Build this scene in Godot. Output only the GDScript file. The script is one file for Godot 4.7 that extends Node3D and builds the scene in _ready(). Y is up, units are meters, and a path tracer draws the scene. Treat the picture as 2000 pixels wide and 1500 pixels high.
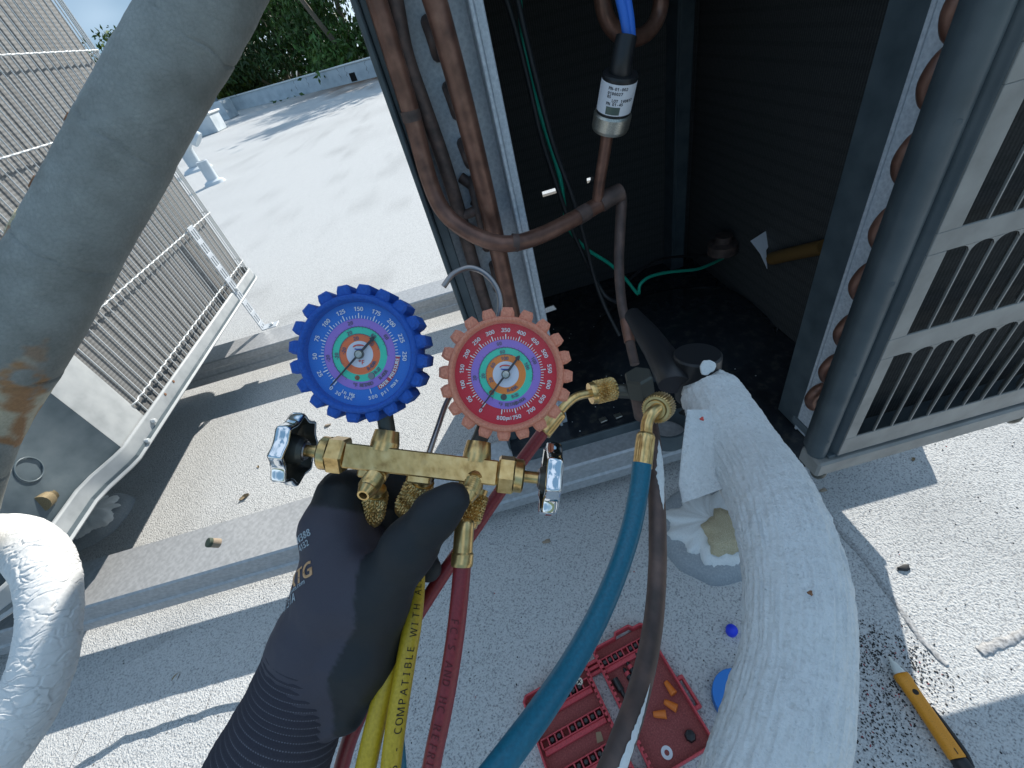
extends Node3D
# A rooftop beside two condensing units, seen by the technician who holds a gauge manifold in a gloved hand.
# Metres, y up, roof surface at y = 0.

var counts := {}
var mats := {}
var size_of := 1.0
const DATUM := Vector3(0, 0.82, 0)
var rng := RandomNumberGenerator.new()

func _ready():
	rng.seed = 7
	# ---- camera
	var cam := Camera3D.new()
	cam.name = "camera"
	cam.transform = Transform3D(Basis(Vector3(0.9601, -0.2192, 0.1739), Vector3(0.2796, 0.7279, -0.6260), Vector3(0.0106, 0.6497, 0.7601)).orthonormalized(), Vector3(0, 0.82, 0))
	cam.fov = 84.2
	cam.near = 0.02
	cam.far = 900.0
	add_child(cam)
	# ---- sky, sun, exposure
	var env := Environment.new()
	env.background_mode = Environment.BG_SKY
	var sky := Sky.new()
	var ps := ProceduralSkyMaterial.new()
	ps.sky_top_color = Color(0.45, 0.61, 0.755)
	ps.sky_horizon_color = Color(0.68, 0.815, 0.89)
	ps.sky_curve = 0.07
	ps.ground_bottom_color = Color(0.50, 0.51, 0.50)
	ps.ground_horizon_color = Color(0.62, 0.68, 0.74)
	ps.sun_angle_max = 2.0
	ps.sky_cover = cloud_cover()
	ps.sky_cover_modulate = Color(1, 1, 1)
	ps.energy_multiplier = 1.0
	sky.sky_material = ps
	env.sky = sky
	env.background_energy_multiplier = 0.76
	env.tonemap_mode = Environment.TONE_MAPPER_LINEAR
	env.tonemap_exposure = 1.30
	env.sdfgi_enabled = true
	env.ssao_enabled = true
	env.ssil_enabled = true
	var we := WorldEnvironment.new()
	we.name = "world_environment"
	we.environment = env
	add_child(we)
	var sun := DirectionalLight3D.new()
	sun.name = "sun"
	sun.light_color = Color(1.0, 0.98, 0.945)
	sun.light_energy = 1.6
	sun.light_angular_distance = 0.5
	sun.shadow_enabled = true
	add_child(sun)
	sun.look_at_from_position(Vector3(0.86, 1.0, -1.5) * 10.0, Vector3.ZERO, Vector3.UP)
	make_materials()
	# ---- large structure
	roof()
	parapet()
	trees()
	stand_rails()
	left_unit()
	right_unit()
	# ---- pipes and hoses
	pipes()
	hoses()
	# ---- the tools in front
	manifold()
	hand()
	bit_case()
	small_things()

# ------------------------------------------------------------------ bookkeeping
func put(parent: Node, node: Node3D, called: String) -> Node3D:
	var key := str(parent.get_instance_id()) + called
	var n: int = counts.get(key, 0)
	counts[key] = n + 1
	node.name = called if n == 0 else "%s_%03d" % [called, n]
	parent.add_child(node)
	return node

func thing(called: String, label: String, category: String, group := "", at := Vector3.ZERO) -> Node3D:
	var o := Node3D.new()
	put(self, o, called)
	o.position = at
	tag(o, label, category, group)
	return o

func tag(o: Node, label: String, category: String, group := ""):
	o.set_meta("label", label)
	o.set_meta("category", category)
	if group != "":
		o.set_meta("group", group)

func part(parent: Node, called: String, st, m: Material, xf := Transform3D()) -> MeshInstance3D:
	var mi := MeshInstance3D.new()
	if st is SurfaceTool:
		st.generate_normals()
		if size_of != 1.0:
			# the two units were drawn small and are sized up here about the drawing's datum
			var s2 := SurfaceTool.new()
			s2.begin(Mesh.PRIMITIVE_TRIANGLES)
			s2.append_from(st.commit(), 0, sized())
			mi.mesh = s2.commit()
		else:
			mi.mesh = st.commit()
	else:
		mi.mesh = st
	mi.material_override = m
	mi.transform = xf
	put(parent, mi, called)
	return mi

func sized() -> Transform3D:
	return Transform3D(Basis().scaled(Vector3.ONE * size_of), DATUM * (1.0 - size_of))

func S() -> SurfaceTool:
	var st := SurfaceTool.new()
	st.begin(Mesh.PRIMITIVE_TRIANGLES)
	st.set_smooth_group(0)
	return st

func flat(st: SurfaceTool):
	st.set_smooth_group(4294967295)

func smooth(st: SurfaceTool):
	st.set_smooth_group(0)

# ------------------------------------------------------------------ shapes
func quad(st: SurfaceTool, a: Vector3, b: Vector3, c: Vector3, d: Vector3, u := [Vector2(0, 0), Vector2(1, 0), Vector2(1, 1), Vector2(0, 1)]):
	# a b c d run counter-clockwise seen from outside
	var p := [a, b, c, d]
	for i in [0, 2, 1, 0, 3, 2]:
		st.set_uv(u[i])
		st.add_vertex(p[i])

func tri_out(st: SurfaceTool, a: Vector3, b: Vector3, c: Vector3, out: Vector3):
	var n := (b - a).cross(c - a)
	var order := [a, c, b] if n.dot(out) > 0.0 else [a, b, c]
	for p in order:
		st.set_uv(Vector2(p.x + p.z, p.y))
		st.add_vertex(p)

func quad_out(st: SurfaceTool, a: Vector3, b: Vector3, c: Vector3, d: Vector3, out: Vector3):
	tri_out(st, a, b, c, out)
	tri_out(st, a, c, d, out)

func box(st: SurfaceTool, xf: Transform3D, size: Vector3, bevel := 0.001):
	flat(st)
	var h := size * 0.5
	var bv: float = min(bevel, min(h.x, min(h.y, h.z)) * 0.8)
	var v := func(s: Array, k: int) -> Vector3:
		var p := Vector3(s[0] * (h.x - bv), s[1] * (h.y - bv), s[2] * (h.z - bv))
		p[k] = s[k] * h[k]
		return p
	var o := xf.origin
	for k in 3:
		var i := (k + 1) % 3
		var j := (k + 2) % 3
		for sg in [-1, 1]:
			var c := []
			for q in [[-1, -1], [1, -1], [1, 1], [-1, 1]]:
				var s := [0, 0, 0]
				s[k] = sg; s[i] = q[0]; s[j] = q[1]
				c.append(xf * v.call(s, k))
			var out: Vector3 = xf.basis[k] * sg
			quad_out(st, c[0], c[1], c[2], c[3], out)
		# edges along axis k
		for sa in [-1, 1]:
			for sb in [-1, 1]:
				var s0 := [0, 0, 0]
				s0[i] = sa; s0[j] = sb; s0[k] = -1
				var s1 := s0.duplicate()
				s1[k] = 1
				quad_out(st, xf * v.call(s0, i), xf * v.call(s1, i), xf * v.call(s1, j), xf * v.call(s0, j), xf.basis[i] * sa + xf.basis[j] * sb)
	for sx in [-1, 1]:
		for sy in [-1, 1]:
			for sz in [-1, 1]:
				var s := [sx, sy, sz]
				tri_out(st, xf * v.call(s, 0), xf * v.call(s, 1), xf * v.call(s, 2), xf.basis * Vector3(sx, sy, sz))
	smooth(st)

func slab(st: SurfaceTool, lo: Vector3, hi: Vector3, bevel := 0.001):
	box(st, Transform3D(Basis(), (lo + hi) * 0.5), hi - lo, bevel)

func spline(pts: Array, rad: Array, per: int) -> Array:
	var p := PackedVector3Array()
	var r := PackedFloat32Array()
	var n := pts.size()
	for i in n - 1:
		var a: Vector3 = pts[max(i - 1, 0)]
		var b: Vector3 = pts[i]
		var c: Vector3 = pts[i + 1]
		var d: Vector3 = pts[min(i + 2, n - 1)]
		for k in per:
			var t := float(k) / per
			p.append(b.cubic_interpolate(c, a, d, t))
			r.append(lerp(float(rad[i]), float(rad[i + 1]), smoothstep(0.0, 1.0, t)))
	p.append(pts[n - 1])
	r.append(rad[n - 1])
	return [p, r]

func frames(p: PackedVector3Array, hint := Vector3(0, 1, 0)) -> Array:
	var out := []
	var nrm := Vector3.ZERO
	for i in p.size():
		var t := (p[min(i + 1, p.size() - 1)] - p[max(i - 1, 0)]).normalized()
		if i == 0:
			nrm = hint - t * hint.dot(t)
			if nrm.length() < 0.05:
				nrm = Vector3(1, 0, 0) - t * t.x
			nrm = nrm.normalized()
		else:
			nrm = (nrm - t * nrm.dot(t)).normalized()
		out.append([t, nrm, t.cross(nrm)])
	return out

# a swept round tube; bump(i_along, angle, point) may add to the radius
func tube(st: SurfaceTool, pts: Array, rad, seg := 12, per := 6, caps := true, bump = null, hint := Vector3(0, 1, 0)):
	var rl = rad
	if not (rad is Array):
		rl = []
		for q in pts: rl.append(rad)
	var sp := spline(pts, rl, per)
	var p: PackedVector3Array = sp[0]
	var r: PackedFloat32Array = sp[1]
	var fr := frames(p, hint)
	var rings := []
	var along := 0.0
	var ls := []
	for i in p.size():
		if i > 0: along += p[i].distance_to(p[i - 1])
		ls.append(along)
		var ring := PackedVector3Array()
		for j in seg + 1:
			var a := TAU * (j % seg) / seg
			var dir: Vector3 = fr[i][1] * cos(a) + fr[i][2] * sin(a)
			var rr := r[i]
			if bump != null: rr += bump.call(along, a, p[i] + dir * rr)
			ring.append(p[i] + dir * rr)
		rings.append(ring)
	for i in p.size() - 1:
		for j in seg:
			quad(st, rings[i][j], rings[i][j + 1], rings[i + 1][j + 1], rings[i + 1][j],
				[Vector2(float(j) / seg, ls[i]), Vector2(float(j + 1) / seg, ls[i]), Vector2(float(j + 1) / seg, ls[i + 1]), Vector2(float(j) / seg, ls[i + 1])])
	if caps:
		flat(st)
		for e in [0, p.size() - 1]:
			var out: Vector3 = fr[e][0] * (-1.0 if e == 0 else 1.0)
			for j in seg:
				tri_out(st, p[e], rings[e][j], rings[e][j + 1], out)
		smooth(st)

# a turned shape: profile of (radius, height), bottom to top, about the y axis of xf
func lathe(st: SurfaceTool, prof: Array, seg: int, xf: Transform3D, hard := false, bump = null):
	if hard: flat(st)
	else: smooth(st)
	for i in prof.size() - 1:
		for j in seg:
			var q := []
			for c in [[i, j], [i, j + 1], [i + 1, j + 1], [i + 1, j]]:
				var a: float = TAU * (c[1] % seg) / seg
				var r: float = prof[c[0]].x
				if bump != null and r > 1e-6: r += bump.call(prof[c[0]].y, a)
				q.append(xf * Vector3(cos(a) * r, prof[c[0]].y, -sin(a) * r))
			var u := [Vector2(float(j) / seg, prof[i].y), Vector2(float(j + 1) / seg, prof[i].y), Vector2(float(j + 1) / seg, prof[i + 1].y), Vector2(float(j) / seg, prof[i + 1].y)]
			if prof[i].x > 1e-6 or prof[i + 1].x > 1e-6:
				quad(st, q[0], q[1], q[2], q[3], u)
	smooth(st)

# turned shape with every ring a hard edge (cylinders, steps)
func turned(st: SurfaceTool, prof: Array, seg: int, xf: Transform3D, bump = null):
	for i in prof.size() - 1:
		st.set_smooth_group(i + 1)
		for j in seg:
			var q := []
			for c in [[i, j], [i, j + 1], [i + 1, j + 1], [i + 1, j]]:
				var a: float = TAU * (c[1] % seg) / seg
				var r: float = prof[c[0]].x
				if bump != null and r > 1e-6: r += bump.call(prof[c[0]].y, a)
				q.append(xf * Vector3(cos(a) * r, prof[c[0]].y, -sin(a) * r))
			quad(st, q[0], q[1], q[2], q[3])
	smooth(st)

# flat outline in the xy plane of xf, thickness from z = 0 to z = d
func plate(st: SurfaceTool, poly: PackedVector2Array, d: float, xf: Transform3D, bevel := 0.0):
	flat(st)
	var inner := poly
	if bevel > 0.0:
		var off := Geometry2D.offset_polygon(poly, -bevel, Geometry2D.JOIN_MITER)
		if off.size() == 1 and off[0].size() == poly.size():
			inner = align(poly, off[0])
	var idx := Geometry2D.triangulate_polygon(poly)
	for i in range(0, idx.size(), 3):
		var t := [poly[idx[i]], poly[idx[i + 1]], poly[idx[i + 2]]]
		var w := [inner[idx[i]], inner[idx[i + 1]], inner[idx[i + 2]]]
		tri_out(st, xf * v3(t[0], 0), xf * v3(t[1], 0), xf * v3(t[2], 0), -xf.basis.z)
		tri_out(st, xf * v3(w[0], d), xf * v3(w[1], d), xf * v3(w[2], d), xf.basis.z)
	var ccw := not Geometry2D.is_polygon_clockwise(poly)
	for i in poly.size():
		var a := poly[i]
		var b := poly[(i + 1) % poly.size()]
		var n := Vector2(b.y - a.y, a.x - b.x) * (1.0 if ccw else -1.0)
		var out := xf.basis * Vector3(n.x, n.y, 0)
		var zt := d - bevel
		quad_out(st, xf * v3(a, 0), xf * v3(b, 0), xf * v3(b, zt), xf * v3(a, zt), out)
		if bevel > 0.0:
			var a2 := inner[i]
			var b2 := inner[(i + 1) % poly.size()]
			quad_out(st, xf * v3(a, zt), xf * v3(b, zt), xf * v3(b2, d), xf * v3(a2, d), out + xf.basis.z)
	smooth(st)

func align(poly: PackedVector2Array, off: PackedVector2Array) -> PackedVector2Array:
	var best := 0
	var bd := 1e9
	for i in off.size():
		if off[i].distance_to(poly[0]) < bd:
			bd = off[i].distance_to(poly[0]); best = i
	var out := PackedVector2Array()
	for i in off.size():
		out.append(off[(best + i) % off.size()])
	return out

func v3(p: Vector2, z: float) -> Vector3:
	return Vector3(p.x, p.y, z)

func frame(o: Vector3, x: Vector3, z: Vector3) -> Transform3D:
	# x kept, z made square to it
	var xx := x.normalized()
	var zz := (z - xx * z.dot(xx)).normalized()
	return Transform3D(Basis(xx, zz.cross(xx), zz), o)

func along(o: Vector3, y: Vector3, hint := Vector3(0.3, 0.2, 1)) -> Transform3D:
	# y axis along a direction
	var yy := y.normalized()
	var zz := (hint - yy * hint.dot(yy)).normalized()
	return Transform3D(Basis(yy.cross(zz), yy, zz), o)

func shift(xf: Transform3D, x: float, y: float, z: float) -> Transform3D:
	return xf * Transform3D(Basis(), Vector3(x, y, z))

var fonts := {}
func lettering(st: SurfaceTool, s: String, h: float, xf: Transform3D, face := "Droid Sans", bold := true):
	var key := face + str(bold)
	if not fonts.has(key):
		var f := SystemFont.new()
		f.font_names = PackedStringArray([face])
		f.font_weight = 700 if bold else 400
		fonts[key] = f
	var tm := TextMesh.new()
	tm.text = s
	tm.font = fonts[key]
	tm.font_size = 32
	tm.pixel_size = h / 23.0
	tm.depth = 0.00012
	tm.curve_step = 2.0
	for k in tm.get_surface_count():
		var arr := tm.surface_get_arrays(k)
		var vs: PackedVector3Array = arr[Mesh.ARRAY_VERTEX]
		flat(st)
		if arr[Mesh.ARRAY_INDEX] == null:
			for v in vs: st.add_vertex(xf * v)
		else:
			for i in (arr[Mesh.ARRAY_INDEX] as PackedInt32Array): st.add_vertex(xf * vs[i])
		smooth(st)

func arc_letters(st: SurfaceTool, s: String, h: float, r: float, deg0: float, step: float, xf: Transform3D, inward := false):
	# letters one by one round a circle; degrees clockwise from the top
	for i in s.length():
		if s[i] == " ": continue
		var a := deg_to_rad(deg0 + step * i)
		var p := Vector3(sin(a) * r, cos(a) * r, 0)
		var rot := Basis(Vector3(0, 0, 1), -a + (PI if inward else 0.0))
		lettering(st, s[i], h, xf * Transform3D(rot, p))

func ring_sector(st: SurfaceTool, r0: float, r1: float, d0: float, d1: float, z: float, xf: Transform3D, n := 48):
	flat(st)
	for i in n:
		var a := deg_to_rad(lerp(d0, d1, float(i) / n))
		var b := deg_to_rad(lerp(d0, d1, float(i + 1) / n))
		var pa := Vector3(sin(a), cos(a), 0)
		var pb := Vector3(sin(b), cos(b), 0)
		quad_out(st, xf * (pa * r0 + Vector3(0, 0, z)), xf * (pb * r0 + Vector3(0, 0, z)), xf * (pb * r1 + Vector3(0, 0, z)), xf * (pa * r1 + Vector3(0, 0, z)), xf.basis.z)
	smooth(st)

# ------------------------------------------------------------------ materials
func srgb(r: float, g: float, b: float) -> Color:
	return Color(r, g, b).linear_to_srgb()

func mat(r: float, g: float, b: float, rough: float, metal := 0.0) -> StandardMaterial3D:
	var m := StandardMaterial3D.new()
	m.albedo_color = srgb(r, g, b)
	m.roughness = rough
	m.metallic = metal
	return m

func grain_img(sd: int, size: int, layers: Array) -> Image:
	# random grains of several sizes: layers of [cells across, weight]
	var r := RandomNumberGenerator.new()
	r.seed = sd
	var acc := PackedFloat32Array()
	acc.resize(size * size)
	for l in layers:
		var n: int = l[0]
		var d := PackedByteArray()
		d.resize(n * n)
		for i in d.size(): d[i] = r.randi() & 255
		var im := Image.create_from_data(n, n, false, Image.FORMAT_L8, d)
		if n != size: im.resize(size, size, Image.INTERPOLATE_CUBIC)
		var px := im.get_data()
		var w: float = l[1] / 255.0
		for i in px.size(): acc[i] += px[i] * w
	var out := PackedByteArray()
	out.resize(size * size)
	for i in out.size(): out[i] = clampi(int(acc[i] * 255.0), 0, 255)
	return Image.create_from_data(size, size, false, Image.FORMAT_L8, out)

func crack_img(sd: int, size: int, freq: float, warp: float) -> Image:
	var n := FastNoiseLite.new()
	n.seed = sd
	n.noise_type = FastNoiseLite.TYPE_CELLULAR
	n.cellular_return_type = FastNoiseLite.RETURN_DISTANCE2_SUB
	n.frequency = freq
	n.fractal_type = FastNoiseLite.FRACTAL_NONE
	n.domain_warp_enabled = true
	n.domain_warp_amplitude = warp
	n.domain_warp_frequency = freq * 1.5
	var im := n.get_seamless_image(size, size, false, false, 0.12, true)
	im.convert(Image.FORMAT_L8)
	return im

func noise_img(sd: int, size: int, freq: float, oct := 4, kind := FastNoiseLite.TYPE_SIMPLEX_SMOOTH) -> Image:
	var n := FastNoiseLite.new()
	n.seed = sd
	n.noise_type = kind
	n.frequency = freq
	n.fractal_octaves = oct
	var im := n.get_seamless_image(size, size, false, false, 0.15, true)
	im.convert(Image.FORMAT_L8)
	return im

# colour map from a noise: list of [level, Color(linear)]
func ramp_tex(im: Image, stops: Array) -> ImageTexture:
	var lut := PackedByteArray()
	for i in 256:
		var t := i / 255.0
		var c: Color = stops[0][1]
		for k in stops.size() - 1:
			var a: float = stops[k][0]
			var b: float = stops[k + 1][0]
			if t >= a:
				c = (stops[k][1] as Color).lerp(stops[k + 1][1], clamp((t - a) / max(b - a, 0.0001), 0.0, 1.0))
		c = c.linear_to_srgb()
		lut.append(int(clamp(c.r, 0, 1) * 255)); lut.append(int(clamp(c.g, 0, 1) * 255)); lut.append(int(clamp(c.b, 0, 1) * 255))
	var src := im.get_data()
	var out := PackedByteArray()
	out.resize(src.size() * 3)
	for i in src.size():
		var v := src[i] * 3
		out[i * 3] = lut[v]; out[i * 3 + 1] = lut[v + 1]; out[i * 3 + 2] = lut[v + 2]
	var im2 := Image.create_from_data(im.get_width(), im.get_height(), false, Image.FORMAT_RGB8, out)
	return ImageTexture.create_from_image(im2)

func bump_tex(im: Image, strength: float) -> ImageTexture:
	var b: Image = im.duplicate()
	b.convert(Image.FORMAT_RGBA8)
	b.bump_map_to_normal_map(strength)
	return ImageTexture.create_from_image(b)

func tri(m: StandardMaterial3D, scale: float, tex: Texture2D = null, nrm: Texture2D = null, ns := 1.0) -> StandardMaterial3D:
	m.uv1_triplanar = true
	m.uv1_world_triplanar = false
	m.uv1_scale = Vector3.ONE * scale
	if tex:
		m.albedo_color = Color(1, 1, 1)
		m.albedo_texture = tex
	if nrm:
		m.normal_enabled = true
		m.normal_texture = nrm
		m.normal_scale = ns
	return m

func C(r: float, g: float, b: float) -> Color:
	return Color(r, g, b)

func cloud_cover() -> Texture2D:
	var n := FastNoiseLite.new()
	n.seed = 12
	n.frequency = 0.006
	n.fractal_octaves = 5
	var w := 512
	var h := 256
	var im := Image.create(w, h, false, Image.FORMAT_RGBA8)
	for y in h:
		var th := PI * y / h
		for x in w:
			var ph := TAU * x / w
			var d := Vector3(sin(th) * cos(ph), cos(th), sin(th) * sin(ph)) * 150.0
			var v := n.get_noise_3d(d.x, d.y * 2.0, d.z) * 0.5 + 0.5
			var a: float = smoothstep(0.50, 0.66, v)
			im.set_pixel(x, y, Color(0.95, 0.96, 0.98, a * 0.6) if y < h / 2 else Color(0, 0, 0, 0))
	return ImageTexture.create_from_image(im)

func make_materials():
	var fine := noise_img(3, 512, 0.16, 2, FastNoiseLite.TYPE_CELLULAR)
	var grit := grain_img(5, 1024, [[300, 0.40], [520, 0.38], [1024, 0.22]])
	var soft := noise_img(9, 512, 0.012, 5)
	var mid := noise_img(21, 512, 0.035, 4)
	var cell := noise_img(31, 512, 0.03, 3, FastNoiseLite.TYPE_CELLULAR)
	# roof: pale granules with darker gaps
	var m := mat(1, 1, 1, 0.95)
	m.vertex_color_use_as_albedo = true
	m.albedo_color = Color(1, 1, 1)
	m.albedo_texture = ramp_tex(grit, [[0.0, C(0.20, 0.205, 0.21)], [0.28, C(0.32, 0.325, 0.33)], [0.40, C(0.53, 0.535, 0.53)], [0.52, C(0.58, 0.585, 0.575)], [1.0, C(0.67, 0.675, 0.665)]])
	m.normal_enabled = true
	m.normal_texture = bump_tex(grit, 3.0)
	m.normal_scale = 1.0
	mats.roof = m
	var rl: StandardMaterial3D = m.duplicate()
	rl.vertex_color_use_as_albedo = false
	mats.roof_lap = tri(rl, 1.55)
	mats.roof_seal = tri(mat(0.3, 0.31, 0.32, 0.8), 9.0, ramp_tex(mid, [[0.2, C(0.2, 0.2, 0.2)], [0.6, C(0.42, 0.42, 0.42)], [1.0, C(0.55, 0.55, 0.54)]]), bump_tex(mid, 4.0), 0.8)
	mats.parapet = tri(mat(0.5, 0.55, 0.6, 0.8), 0.35, ramp_tex(soft, [[0.0, C(0.40, 0.46, 0.50)], [0.5, C(0.56, 0.62, 0.66)], [1.0, C(0.64, 0.69, 0.72)]]))
	mats.stain = mat(0.05, 0.05, 0.05, 0.9)
	# metals
	var brushed := grain_img(15, 512, [[40, 0.5], [160, 0.3], [512, 0.2]])
	mats.aluminium = tri(mat(0.5, 0.5, 0.5, 0.4, 0.3), 5.0, ramp_tex(brushed, [[0.2, C(0.40, 0.405, 0.41)], [0.5, C(0.47, 0.475, 0.48)], [0.8, C(0.54, 0.545, 0.55)]]), bump_tex(mid, 1.0), 0.08)
	mats.galv = tri(mat(0.4, 0.42, 0.44, 0.5, 0.1), 12.0, ramp_tex(cell, [[0.1, C(0.46, 0.50, 0.54)], [0.5, C(0.56, 0.60, 0.64)], [0.9, C(0.66, 0.70, 0.73)]]))
	mats.wire = mat(0.64, 0.66, 0.66, 0.38, 0.15)
	mats.steel = mat(0.34, 0.31, 0.30, 0.3, 1.0)
	mats.chrome = mat(0.85, 0.86, 0.87, 0.06, 1.0)
	mats.copper = tri(mat(0.4, 0.2, 0.14, 0.5, 0.35), 5.0, ramp_tex(soft, [[0.1, C(0.105, 0.055, 0.042)], [0.45, C(0.19, 0.092, 0.064)], [0.7, C(0.25, 0.125, 0.088)], [1.0, C(0.32, 0.18, 0.13)]]))
	mats.copper.roughness = 0.36
	mats.copper_dull = tri(mat(0.3, 0.2, 0.16, 0.6, 0.25), 7.0, ramp_tex(soft, [[0.1, C(0.060, 0.046, 0.042)], [0.5, C(0.115, 0.080, 0.070)], [0.9, C(0.20, 0.125, 0.10)]]))
	mats.brass = tri(mat(0.6, 0.42, 0.17, 0.28, 0.85), 16.0, ramp_tex(soft, [[0.1, C(0.34, 0.20, 0.07)], [0.4, C(0.64, 0.42, 0.16)], [0.7, C(0.78, 0.55, 0.24)], [1.0, C(0.84, 0.63, 0.32)]]))
	mats.brass_dirty = tri(mat(0.3, 0.24, 0.12, 0.6, 0.4), 40.0, ramp_tex(mid, [[0.1, C(0.10, 0.08, 0.05)], [0.6, C(0.26, 0.20, 0.11)], [1.0, C(0.38, 0.31, 0.18)]]))
	mats.dark_steel = mat(0.10, 0.10, 0.085, 0.45, 0.6)
	# painted sheet
	mats.unit_grey = tri(mat(0.3, 0.32, 0.32, 0.5), 3.0, ramp_tex(soft, [[0.0, C(0.33, 0.35, 0.355)], [0.5, C(0.42, 0.44, 0.445)], [1.0, C(0.48, 0.50, 0.50)]]), bump_tex(soft, 1.5), 0.2)
	mats.unit_grey_shaded = tri(mat(0.12, 0.16, 0.18, 0.4), 3.0, ramp_tex(soft, [[0.0, C(0.085, 0.115, 0.13)], [0.5, C(0.125, 0.16, 0.178)], [1.0, C(0.16, 0.195, 0.21)]]), bump_tex(soft, 1.0), 0.15)  # darker copy of unit_grey, shade put into the colour
	mats.unit_slate = tri(mat(0.12, 0.16, 0.18, 0.42), 3.0, ramp_tex(soft, [[0.0, C(0.050, 0.068, 0.077)], [0.5, C(0.072, 0.094, 0.105)], [1.0, C(0.095, 0.118, 0.128)]]), bump_tex(soft, 1.0), 0.15)
	mats.unit_beige = tri(mat(0.4, 0.38, 0.34, 0.45), 3.0, ramp_tex(soft, [[0.0, C(0.19, 0.19, 0.178)], [0.5, C(0.25, 0.248, 0.232)], [1.0, C(0.30, 0.297, 0.278)]]), bump_tex(soft, 1.0), 0.15)
	mats.black_paint = tri(mat(0.012, 0.014, 0.018, 0.17), 5.0, ramp_tex(soft, [[0.2, C(0.022, 0.026, 0.032)], [0.6, C(0.030, 0.034, 0.040)], [0.85, C(0.06, 0.06, 0.056)]]), bump_tex(soft, 2.0), 0.2)
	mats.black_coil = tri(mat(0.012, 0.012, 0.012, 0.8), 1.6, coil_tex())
	mats.hole = mat(0.004, 0.004, 0.004, 0.95)
	mats.rust = tri(mat(0.3, 0.12, 0.05, 0.9), 20.0, ramp_tex(mid, [[0.2, C(0.12, 0.05, 0.025)], [0.6, C(0.30, 0.14, 0.07)], [1.0, C(0.45, 0.28, 0.16)]]))
	mats.coil_fins = tri(mat(0.2, 0.2, 0.18, 0.8, 0.1), 1.8, fin_tex())
	# pipe coverings
	var crack := crack_img(43, 512, 0.06, 24.0)
	mats.pipe_grey = tri(mat(0.2, 0.23, 0.24, 0.75), 9.0, ramp_tex(crack, [[0.0, C(0.36, 0.39, 0.38)], [0.10, C(0.48, 0.51, 0.50)], [0.6, C(0.55, 0.575, 0.56)], [1.0, C(0.60, 0.62, 0.60)]]), bump_tex(crack, 3.0), 0.5)
	mats.pipe_grey.vertex_color_use_as_albedo = true
	var weave := grain_img(19, 512, [[60, 0.4], [150, 0.35], [400, 0.25]])
	mats.pipe_white = tri(mat(0.75, 0.76, 0.75, 0.8), 7.0, ramp_tex(weave, [[0.15, C(0.56, 0.565, 0.55)], [0.4, C(0.68, 0.69, 0.68)], [1.0, C(0.76, 0.77, 0.76)]]), bump_tex(weave, 6.0), 1.0)
	mats.pipe_cracked = tri(mat(0.8, 0.8, 0.78, 0.7), 5.0, ramp_tex(weave, [[0.1, C(0.62, 0.62, 0.60)], [0.4, C(0.74, 0.74, 0.725)], [1.0, C(0.80, 0.80, 0.785)]]), bump_tex(weave, 2.0), 0.4)
	mats.white_paint = tri(mat(0.7, 0.72, 0.7, 0.7), 20.0, ramp_tex(mid, [[0.0, C(0.55, 0.57, 0.56)], [0.5, C(0.75, 0.77, 0.76)]]))
	mats.foam = tri(mat(0.6, 0.5, 0.3, 0.95), 30.0, ramp_tex(mid, [[0.2, C(0.28, 0.22, 0.12)], [0.6, C(0.58, 0.50, 0.33)], [1.0, C(0.7, 0.66, 0.52)]]), bump_tex(mid, 6.0), 1.0)
	mats.seal_grey = tri(mat(0.3, 0.33, 0.35, 0.6), 12.0, ramp_tex(mid, [[0.0, C(0.24, 0.27, 0.29)], [0.7, C(0.34, 0.37, 0.39)], [0.95, C(0.5, 0.53, 0.54)]]), bump_tex(mid, 3.0), 0.5)
	# hoses
	mats.hose_red = tri(mat(0.25, 0.03, 0.035, 0.38), 20.0, ramp_tex(mid, [[0.1, C(0.17, 0.018, 0.022)], [0.7, C(0.27, 0.028, 0.034)], [1.0, C(0.33, 0.05, 0.05)]]))
	mats.hose_blue = tri(mat(0.0, 0.16, 0.3, 0.42), 20.0, ramp_tex(mid, [[0.1, C(0.002, 0.10, 0.165)], [0.7, C(0.003, 0.148, 0.23)], [1.0, C(0.01, 0.175, 0.265)]]))
	mats.hose_yellow = tri(mat(0.6, 0.45, 0.02, 0.42), 20.0, ramp_tex(mid, [[0.1, C(0.42, 0.285, 0.012)], [0.7, C(0.60, 0.42, 0.025)], [1.0, C(0.64, 0.48, 0.06)]]))
	mats.print_black = mat(0.02, 0.015, 0.01, 0.7)
	mats.print_dim = mat(0.13, 0.10, 0.16, 0.6)
	mats.print_white = mat(0.82, 0.83, 0.84, 0.6)
	mats.print_dark_red = mat(0.10, 0.01, 0.012, 0.6)
	# gauges
	mats.boot_blue = tri(mat(0.02, 0.09, 0.5, 0.6), 25.0, ramp_tex(mid, [[0.1, C(0.006, 0.062, 0.30)], [0.6, C(0.008, 0.095, 0.46)], [1.0, C(0.035, 0.13, 0.46)]]))
	mats.boot_red = tri(mat(0.5, 0.17, 0.12, 0.7), 30.0, ramp_tex(mid, [[0.1, C(0.50, 0.16, 0.10)], [0.5, C(0.72, 0.255, 0.155)], [0.9, C(0.78, 0.35, 0.23)]]))
	mats.dial_blue = mat(0.018, 0.18, 0.64, 0.6)
	mats.dial_red = mat(0.66, 0.010, 0.03, 0.6)
	mats.over_red = mat(0.55, 0.03, 0.06, 0.5)
	mats.purple = mat(0.32, 0.18, 0.62, 0.5)
	mats.teal = mat(0.05, 0.62, 0.42, 0.5)
	mats.orange = mat(0.82, 0.17, 0.045, 0.5)
	mats.orange_warm = mat(0.85, 0.24, 0.02, 0.5)
	mats.dial_white = mat(0.68, 0.70, 0.78, 0.5)
	mats.logo_blue = mat(0.03, 0.07, 0.4, 0.5)
	mats.logo_red = mat(0.7, 0.08, 0.06, 0.5)
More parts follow.
